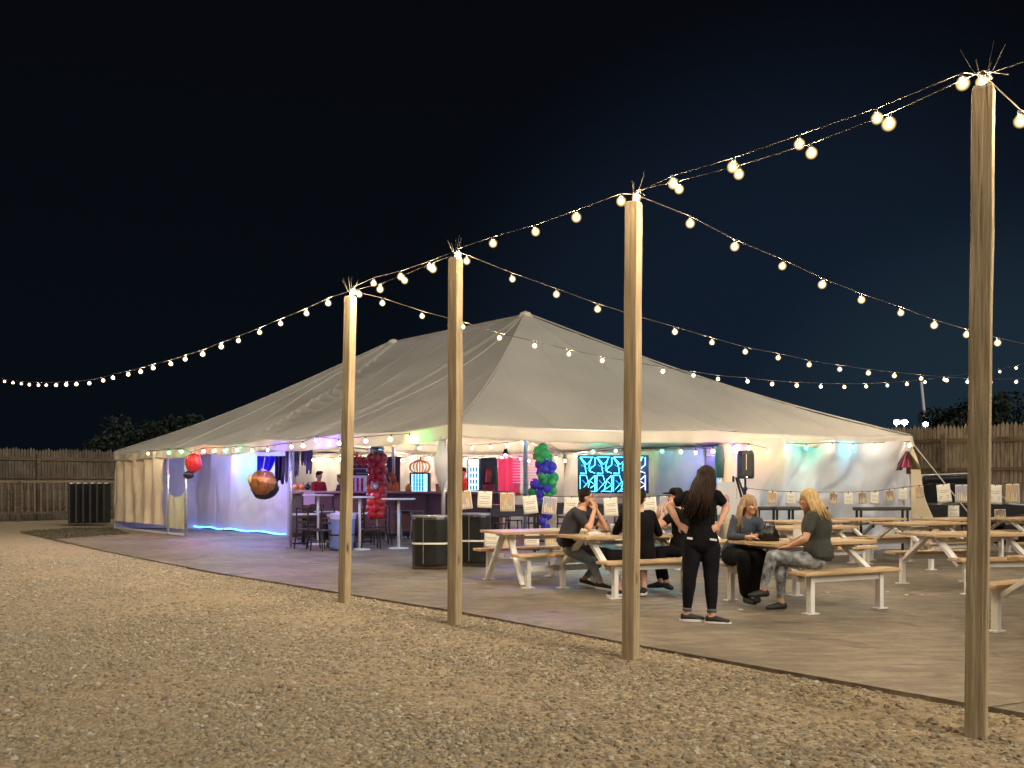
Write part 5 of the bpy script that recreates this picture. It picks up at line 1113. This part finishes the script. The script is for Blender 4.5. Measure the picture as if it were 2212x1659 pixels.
    for A in 'LR':
        kn, an = V(J['k'+A]), V(J['a'+A]); td = V(J['t'+A]).normalized(); dn = V((0, 0, -1)); tdn = J.get('td'+A)
        if tdn is not None: dn = V(tdn).normalized()
        if cuff: MB().tube([kn.lerp(an, .84), kn.lerp(an, .93)], [.052*g, .050*g], 16).build('trouser_cuff', cuff, t, smooth=True)
        q = an+dn*.046; sd_ = td.cross(dn).normalized(); c = MB()
        c.etube([(q-td*.068*g, sd_, .026*g, dn, .034*g), (q-td*.04*g-dn*.004, sd_, .038*g, dn, .046*g), (q+td*.03*g-dn*.002, sd_, .043*g, dn, .044*g), (q+td*.09*g+dn*.006, sd_, .048*g, dn, .036*g), (q+td*.15*g+dn*.012, sd_, .044*g, dn, .028*g), (q+td*.185*g+dn*.016, sd_, .026*g, dn, .02*g)], 14)
        sh_ = merged(c, 'shoe', shoe, t, .008, 2)
        if sole:
            z0 = q+dn*.036; MB().etube([(z0-dn*.020+td*.060*g, td, .138*g, sd_, .050*g), (z0-dn*.016+td*.060*g, td, .141*g, sd_, .052*g), (z0+dn*.008+td*.060*g, td, .141*g, sd_, .052*g)], 20).build('shoe_sole', sole, t, smooth=False)
    if hairfn: hairfn(t, L, M3, g)
    if glasses:
        gm_ = MB()
        for sx in (-1, 1): gm_.tube([L(sx*.032+.019*math.cos(a*.52), .096, .006+.016*math.sin(a*.52)) for a in range(13)], .0022, 5); gm_.tube([L(sx*.052, .094, .01), L(sx*.078, .02, .012)], .0022, 5)
        gm_.build('glasses', M_blackmetal, t)
    return t
def hair_mat(name, c, c2): return mat(name, c, .55, c2=c2, vs=3, stretch=(14, 14, 1.2), bump=.6, bs=7, spec=.18)
def long_hair(m, length=.34, back=.0, width=1.0, seed=1, fall=V((0, 0, -1)), part=0, face_open=.35, wind=V((0, 0, 0))):
    def fn(t, L, M3, g):
        rnd = random.Random(seed); mb = MB()
        mb.ell(L(0, -.020, .040), (.090*g, .108*g, .096*g), M3, 20, 12)
        base = MB()
        n = 150
        for i in range(n):
            a = rnd.uniform(-math.pi+face_open+math.pi/2*0, math.pi-face_open)         # 0 = back of the head, +-pi = face
            x, y = math.sin(a)*.082, -math.cos(a)*.098-.01
            st = L(x*.55, y*.55+.0, .115-rnd.uniform(0, .02)); m1 = L(x*1.06, y*1.04, .02)
            ln_ = length*rnd.uniform(.72, 1.05); out = M3 @ V((x*1.3*width, y*.9, 0))
            m2 = m1+V((0, 0, -ln_*.45))+out*.35+wind*.4; e = m1+V((0, 0, -ln_))+out*rnd.uniform(.1, .9)+wind+V((rnd.uniform(-.02, .02), rnd.uniform(-.02, .02), 0))
            mb.tube([st, L(x*.98, y*.98, .075), m1, m1.lerp(m2, .5)+out*.1, m2, e], [.010, .016, .017, .017, .014, .004], 6)
        mb.build('hair', m, t, smooth=True)
    return fn
def short_hair(m, seed=1, top=.02):
    def fn(t, L, M3, g):
        rnd = random.Random(seed); mb = MB(); mb.ell(L(0, -.022, .046), (.083*g, .098*g, .086*g), M3, 18, 12); mb.ell(L(0, -.05, -.01), (.070*g, .062*g, .07*g), M3)
        for i in range(170):
            a = rnd.uniform(-2.1, 2.1); z_ = rnd.uniform(.0, .11) if abs(a) < 1.6 else rnd.uniform(.07, .11); r_ = math.sqrt(max(0.05, 1-((z_-.03)/.105)**2)); x, y = math.sin(a)*.08*r_, -math.cos(a)*.097*r_-.012
            mb.tube([L(x, y, z_+.01), L(x*1.1, y*1.08+.012, z_+.018+top*rnd.random()), L(x*1.15, y*1.05+.035, z_+.012+top)], [.009, .008, .002], 5)
        mb.build('hair', m, t, smooth=True)
    return fn
H_dark = hair_mat('dark_brown_hair', (.055, .028, .018), (.012, .008, .006)); H_blonde = hair_mat('blonde_hair', (.72, .52, .26), (.42, .27, .11)); H_ash = hair_mat('ash_blonde_hair', (.52, .38, .22), (.28, .18, .10)); H_black = hair_mat('black_hair', (.035, .024, .02), (.01, .008, .007)); H_aub = hair_mat('auburn_hair', (.45, .16, .06), (.2, .07, .03))
F_black = mat('black_jersey', (.008, .008, .009), .95, spec=.12, var=.3, vs=5, bump=.2, bs=30); F_denimblk = mat('black_denim', (.009, .009, .012), .95, spec=.12, var=.3, vs=7, bump=.2, bs=60); F_char = mat('charcoal_tee', (.045, .045, .055), .95, spec=.12, var=.25, vs=6, bump=.15, bs=30); F_olive = mat('dark_olive_tee', (.040, .042, .036), .85, var=.25, vs=6, bump=.15, bs=30)
F_jean = mat('faded_jeans', (.38, .41, .42), .9, c2=(.08, .115, .17), vs=3.2, bump=.2, bs=60); F_denimj = mat('denim_jacket', (.06, .08, .12), .8, c2=(.03, .04, .06), vs=5, bump=.25, bs=40); F_dye = mat('tie_dye_grey', (.42, .46, .48), .9, c2=(.05, .055, .065), vs=13, bump=.15, bs=30)
S_black = mat('shoe_canvas', (.015, .015, .016), .6); S_white = mat('rubber_sole', (.75, .74, .70), .5); F_cuff = mat('turned_denim', (.10, .11, .13), .8)
def J_(d0, **k):       # joints given as (px, py[, depth offset])
    out = {}
    for n, v in k.items():
        if n in ('fwd', 'hfwd', 'tL', 'tR', 'hdL', 'hdR', 'pnL', 'pnR', 'hairmat', 'bow', 'tuck', 'jacket', 'tdL', 'tdR'): out[n] = v
        else: out[n] = P(v[0], v[1], d0+(v[2] if len(v) > 2 else 0))
    return out
# standing woman, back to the camera, hands on hips
J = J_(9.8, pelvis=(1515, 1178), neck=(1514, 1064), head=(1526, 1032, -.02), sL=(1484, 1074, .02), sR=(1548, 1072, -.02), eL=(1445, 1092, .10), eR=(1570, 1094, .0), wL=(1466, 1132, .0), wR=(1553, 1134, -.08),
       hL=(1496, 1182, .02), hR=(1535, 1182, -.02), kL=(1489, 1250, -.03), kR=(1536, 1252, -.06), aL=(1484, 1324, -.02), aR=(1538, 1329, -.14),
       fwd=(-.12, 1, 0), hfwd=(.45, .9, -.05), tL=(.35, -.05, 0), tR=(.9, -.3, 0), hdL=(.75, -.15, -.55), hdR=(-.75, -.1, -.5), pnL=(.2, .9, -.2), pnR=(-.2, .9, -.2), hairmat=H_dark)
person('standing woman seen from behind, hands on hips, long dark hair', J, M_skin2, F_black, F_denimblk, S_black, voxel=.010, sleeve=.50, sex=0, cuff=F_cuff, sole=S_white, seed=2, wide=1.0, bodyscale=1.0, trouser_w=1.13,
       hairfn=long_hair(H_dark, .44, width=.75, seed=2, face_open=.75, wind=V((-.12, -.05, 0))))
for i, (x, y, w_, c_, lb) in enumerate(((1490, 1163, .06, S_white, 'folded white note'), (1541, 1166, .075, S_white, 'white pouch edge'))):
    q = P(x, y, 9.63); tag(MB().box(q, (w_, .012, .022), M=Matrix.Rotation(.15, 3, 'Y')).build('pocket_note', c_, loc=q, bevel=.004), lb+(' sticking from the left back pocket of the standing woman' if i == 0 else ' at the right hip of the standing woman'), 'note')
# man on the left in a charcoal tee, elbows on the table, hands at his mouth
J = J_(12.75, pelvis=(1226, 1176), neck=(1257, 1098), head=(1267, 1075, -.02), sL=(1248, 1106, .18), sR=(1246, 1110, -.19), eL=(1309, 1141, .12), eR=(1273, 1141, -.26), wL=(1288, 1101, .05), wR=(1284, 1102, -.12),
       hL=(1232, 1184, .1), hR=(1230, 1186, -.1), kL=(1315, 1194, .05), kR=(1276, 1213, -.12), aL=(1262, 1250, .10), aR=(1297, 1258, -.22), fwd=(1, .02, 0), hfwd=(1, -.08, .02), tL=(.9, -.2, -.2), tR=(.95, -.3, -.1), hdL=(-.25, .0, 1), hdR=(-.12, .1, 1), pnL=(-.6, -.7, 0), pnR=(-.7, .7, 0), hairmat=H_black, bow=.05)
person('man in a charcoal shirt and faded jeans in profile with both hands at his mouth', J, M_skin, F_char, F_jean, S_black, voxel=.011, sleeve=.62, seed=5, wide=1.16, sole=S_white, hairfn=short_hair(H_black, 3), glasses=True, curl=.8)
# man in black seen from behind on the bench of the second table
J = J_(12.15, pelvis=(1385, 1200), neck=(1377, 1103), head=(1381, 1078), sL=(1349, 1114, .05), sR=(1406, 1113, -.05), eL=(1329, 1150, .22), eR=(1424, 1152, .12), wL=(1340, 1146, .5), wR=(1416, 1148, .42),
       hL=(1372, 1204, .03), hR=(1400, 1204, -.03), kL=(1318, 1202, -.05), kR=(1388, 1206, .15), aL=(1338, 1272, -.15), aR=(1391, 1268, -.1), fwd=(-.12, 1, 0), hfwd=(.25, 1, -.1), tL=(-.85, -.4, 0), tR=(-.3, -.9, 0), pnL=(0, 0, -1), pnR=(0, 0, -1), hairmat=H_black, bow=.05)
person('man in black hoodie and shorts seated with his back to us', J, M_skin2, F_black, F_black, S_black, voxel=.011, longsleeve=True, short=True, seed=8, wide=1.12, sole=S_white, hairfn=short_hair(H_black, 9, .012))
# man half hidden by the standing woman
J = J_(12.5, pelvis=(1464, 1187), neck=(1461, 1098), head=(1458, 1074), sL=(1459, 1108, -.17), sR=(1463, 1105, .2), eL=(1424, 1138, -.2), eR=(1432, 1136, .3), wL=(1433, 1108, -.05), wR=(1420, 1110, .15),
       hL=(1464, 1190, -.1), hR=(1464, 1190, .1), kL=(1424, 1192, -.1), kR=(1420, 1190, .18), aL=(1440, 1258, -.2), aR=(1426, 1256, .1), fwd=(-1, .1, 0), hfwd=(-1, 0, 0), tL=(.2, -.9, 0), tR=(-.9, -.2, 0), hdL=(.0, 0, 1), hdR=(.1, 0, 1), pnL=(1, 0, 0), pnR=(1, 0, 0), hairmat=H_black, bow=.05)
pc = person('man in a black shirt and dark cap sitting half hidden behind the standing woman', J, M_skin2, F_black, F_denimblk, S_black, voxel=.012, seed=11, hairfn=short_hair(H_black, 12, .0))
hq = J['head']; cp = MB(); cp.ell(hq+V((.015, 0, .06)), (.10, .09, .075)); cp.ell(hq+V((-.10, 0, .055)), (.075, .07, .012)); cp.build('cap', F_black, pc, smooth=True)
# woman with ash blonde hair in a denim jacket, facing the camera
J = J_(11.3, pelvis=(1586, 1196, .12), neck=(1613, 1118), head=(1619, 1091, -.05), sL=(1638, 1129, .02), sR=(1588, 1127, -.04), eL=(1650, 1160, -.05), eR=(1578, 1160, -.12), wL=(1634, 1157, -.32), wR=(1612, 1160, -.36),
       hL=(1600, 1201, .05), hR=(1578, 1201, -.02), kL=(1642, 1200, -.42), kR=(1606, 1204, -.5), aL=(1634, 1284, -.38), aR=(1614, 1288, -.30), fwd=(.42, -.9, 0), hfwd=(.50, -.86, -.06), tL=(-.2, -.95, 0), tR=(.25, -.95, 0), hdL=(-.8, -.3, 0), hdR=(.9, -.3, 0), pnL=(0, 0, -1), pnR=(0, 0, -1), hairmat=H_ash, jacket=1)
person('long haired woman in a denim jacket leaning on the table, facing the camera', J, M_skin, F_denimj, F_black, S_black, voxel=.010, longsleeve=True, sex=0, seed=14, trouser_w=1.25, hairfn=long_hair(H_ash, .36, width=1.3, seed=6, face_open=1.45))
# woman with blonde hair in profile, legs crossed
J = J_(10.55, pelvis=(1768, 1204), neck=(1762, 1104), head=(1745, 1080), sL=(1756, 1118, -.17), sR=(1764, 1116, .17), eL=(1739, 1164, -.24), eR=(1738, 1160, .22), wL=(1704, 1181, -.10), wR=(1703, 1178, .10),
       hL=(1764, 1212, -.1), hR=(1764, 1212, .1), kL=(1668, 1200, -.06), kR=(1686, 1208, .04), aL=(1648, 1273, .0), aR=(1687, 1300, .0), fwd=(-1, .1, 0), hfwd=(-1, .02, -.02), tL=(-.92, -.25, .0), tR=(-.95, -.25, 0), hdL=(-1, .4, -.1), hdR=(-1, -.3, -.1), pnL=(0, 0, -1), pnR=(0, 0, -1), tdL=(.12, 0, -1), hairmat=H_blonde)
person('blonde woman in profile with crossed legs, dark olive shirt and tie dye trousers', J, M_skin, F_olive, F_dye, S_black, voxel=.010, sleeve=.62, sex=0, seed=17, wide=1.30, trouser_w=1.04, hairfn=long_hair(H_blonde, .25, width=1.4, seed=8, face_open=1.15, wind=V((.07, 0, 0))))
# staff behind the bar
def staff(px, ytop, d, label, shirt, hair, face, skin=M_skin, lh=None, seed=1):
    top = P(px, ytop, d); z_ = top.z; g = z_/1.78; c = V((top.x, top.y, 0)); f = V(face).normalized(); r_ = f.cross(V((0, 0, 1))).normalized()
    def q(x, y, zz): return c+r_*x*g+f*y*g+V((0, 0, zz*g))
    J = dict(pelvis=q(0, 0, .98), neck=q(0, .02, 1.47), head=q(0, .05, 1.66), sR=q(.18, .02, 1.43), sL=q(-.18, .02, 1.43), eR=q(.24, .06, 1.14), eL=q(-.24, .06, 1.14), wR=q(.16, .30, 1.10), wL=q(-.16, .30, 1.10), hR=q(.09, 0, .92), hL=q(-.09, 0, .92), kR=q(.10, .02, .50), kL=q(-.10, .02, .50), aR=q(.10, 0, .09), aL=q(-.10, 0, .09), fwd=f, hfwd=f+V((0, 0, -.25)), tL=f, tR=f, hairmat=hair)
    return person(label, J, skin, shirt, F_denimblk, S_black, voxel=.018, seed=seed, bodyscale=g, hairfn=lh or short_hair(hair, seed))
F_red_lit = mat('red_lit_tee', (.55, .03, .05), .8); F_or = mat('orange_tee', (.65, .18, .05), .8); F_pl = mat('plum_tee', (.18, .05, .16), .8)  # red of the first shirt is red light put into the colour
staff(687, 1019, 27.2, 'red lit person looking down behind the left end of the bar', F_red_lit, H_black, (.8, -.6, 0), seed=21)
staff(738, 1026, 27.4, 'person in a plum shirt behind the bar, half hidden by the farthest post', F_pl, H_aub, (-.8, -.5, 0), seed=22)
staff(848, 1020, 27.0, 'person with auburn hair and an orange shirt bending behind the bar beside the red balloons', F_or, H_aub, (-.6, -.7, 0), lh=long_hair(H_aub, .3, seed=3, face_open=.9), seed=23)
staff(1000, 1012, 27.3, 'person in an orange shirt behind the bar right of the second farthest post', F_or, H_black, (.1, -1, 0), seed=24)

# things on the near tables
q = P(1663, 1152, 10.95); tz = .78; q.z = tz; t = thing('handbag', 'black leather bag standing on the table between the two blonde women', 'bag', q)
MB().etube([(q+V((0, 0, .004)), V((1, 0, 0)), .115, V((0, 1, 0)), .06), (q+V((0, 0, .05)), V((1, 0, 0)), .12, V((0, 1, 0)), .07), (q+V((0, 0, .12)), V((1, 0, 0)), .095, V((0, 1, 0)), .055), (q+V((0, 0, .175)), V((1, 0, 0)), .05, V((0, 1, 0)), .03), (q+V((0, 0, .185)), V((1, 0, 0)), .02, V((0, 1, 0)), .015)], 18).build('bag_body', mat('black_leather', (.012, .012, .013), .3, bump=.3, bs=20), t, smooth=True)
MB().tube([q+V((-.07, 0, .13)), q+V((-.05, 0, .23)), q+V((.04, 0, .23)), q+V((.07, 0, .13))], .008, 6).build('handle', M_black, t); MB().box(q+V((0, -.062, .11)), (.03, .01, .02)).build('clasp', M_steel, t)
M_bot = mat('amber_bottle', (.25, .10, .03), .1, coat=.5); M_clear = mat('frosted_cup', (.6, .62, .6), .15)
def bottle(q, h, m, label, r=.028):
    t = thing('bottle', label, 'bottle', q); MB().tube([q, q+V((0, 0, h*.55)), q+V((0, 0, h*.7)), q+V((0, 0, h*.93))], [r, r, r*.45, r*.42], 14).build('bottle_body', m, t, smooth=True)
    MB().cyl(q+V((0, 0, h*.92)), r*.5, h*.08, 12).build('cap', M_black, t); MB().cyl(q+V((0, 0, h*.15)), r*1.03, h*.28, 14).build('paper_label', M_paper, t)
for i, (x, y, h, m, lb) in enumerate(((1606, 1163, .10, M_bot, 'leftmost small sauce bottle before the woman in the denim jacket'), (1613, 1164, .11, M_clear, 'second small bottle before the woman in the denim jacket'), (1620, 1164, .10, M_bot, 'third small bottle before the woman in the denim jacket'), (1632, 1160, .15, M_clear, 'tall clear bottle beside the black bag'), (1626, 1163, .12, M_black, 'dark bottle left of the tall clear bottle'))):
    g = G(x, y+4, .78); bottle(V((g.x+.06, max(g.y, 10.95), .78)), h, m, lb, .02)
q = V((1.17, 12.55, .782)); 
def cup(q, label, m=M_bot, h=.11, r=.038):
    t = thing('cup', label, 'cup', q); MB().tube([q, q+V((0, 0, h))], [r*.8, r], 16, cap=False).build('cup_wall', M_clear, t, smooth=True, solid=.003); MB().tube([q+V((0, 0, .003)), q+V((0, 0, h*.75))], [r*.74, r*.9], 16).build('drink', m, t)
g = G(1331, 1158, .78); cup(V((1.38, 12.5, .781)), 'cup of amber drink on the table between the two seated men', h=.14, r=.042)
t = thing('food_tray', 'crumpled paper food tray on the table under the elbows of the man in charcoal', 'tray', (1.12, 12.42, .78)); MB().ell((1.12, 12.42, .80), (.10, .07, .022), fn=lambda d: 1+.25*mnoise.noise(d*4)).build('crumpled_paper', M_paper, t); MB().box((1.13, 12.42, .788), (.24, .16, .012), .3).build('tray_base', M_wtop, t, bevel=.004)
t = thing('open_box', 'open white takeaway box beside the black bag', 'box', (3.45, 10.95, .78)); MB().box((3.45, 10.98, .80), (.2, .16, .04), .4).build('box_base', M_paper, t, bevel=.004); MB().box((3.48, 11.08, .86), (.2, .012, .13), .4).build('lid', M_paper, t)
for i, (x, y) in enumerate(((1600, 1318), (1917, 1280), (1958, 1286), (1990, 1286), (1786, 1281))):
    g = G(x, y); tag(MB().ell((g.x, g.y, .008), (.03, .022, .008), fn=lambda d: 1+.3*mnoise.noise(d*3)).build('paper_scrap', M_paper, loc=g), ('white scrap on the floor right of the standing woman shoes', 'white scrap on the floor right of the rightmost leg of the near bench', 'white scrap further right on the open floor', 'white scrap on the floor by the bench leg left of the nearest post', 'white scrap on the floor under the near bench')[i], 'scrap')

# added point lights beside the coloured party bulbs, to wash the canvas
def glow(px, py, d, c, e, off=(0, 0, 0), r=.06):
    l = bpy.data.lights.new('added_party_light', 'POINT'); l.energy = e; l.color = c; l.shadow_soft_size = r
    o = bpy.data.objects.new('added_party_light', l); col.objects.link(o); o.location = P(px, py, d)+V(off)
glow(575, 985, 22.6, (.12, .05, 1), 85); glow(487, 992, 27.2, (.02, 1, .7), 50); glow(450, 1000, 28.0, (.34, .30, 1), 95); glow(530, 1010, 25.6, (.36, .32, 1), 95); glow(590, 1000, 24.3, (.36, .32, 1), 70); glow(418, 988, 26.6, (1, .03, .06), 45)  # lavender ones by the partition are added fill, matching no bulb
glow(682, 962, 19.6, (.2, .12, 1), 26); glow(886, 953, 17.3, (.2, 1, .2), 9)
glow(1121, 948, 18.6, (.10, .04, 1), 95); glow(1243, 950, 20.0, (.03, 1, .6), 60); glow(1330, 952, 20.6, (.02, .35, 1), 95); glow(1420, 952, 21.3, (.02, .85, .8), 60); glow(1469, 954, 20.6, (.25, 1, .2), 26)
glow(1503, 984, 21.2, (.15, .15, 1), 26); glow(1590, 972, 18.85, (1, .03, .28), 32, r=.04); glow(1657, 982, 19.1, (1, .60, .02), 13, r=.04); glow(1742, 972, 19.45, (.03, .9, .6), 2.6, r=.04); glow(1842, 971, 19.95, (.04, .7, 1), 2.6, r=.04);
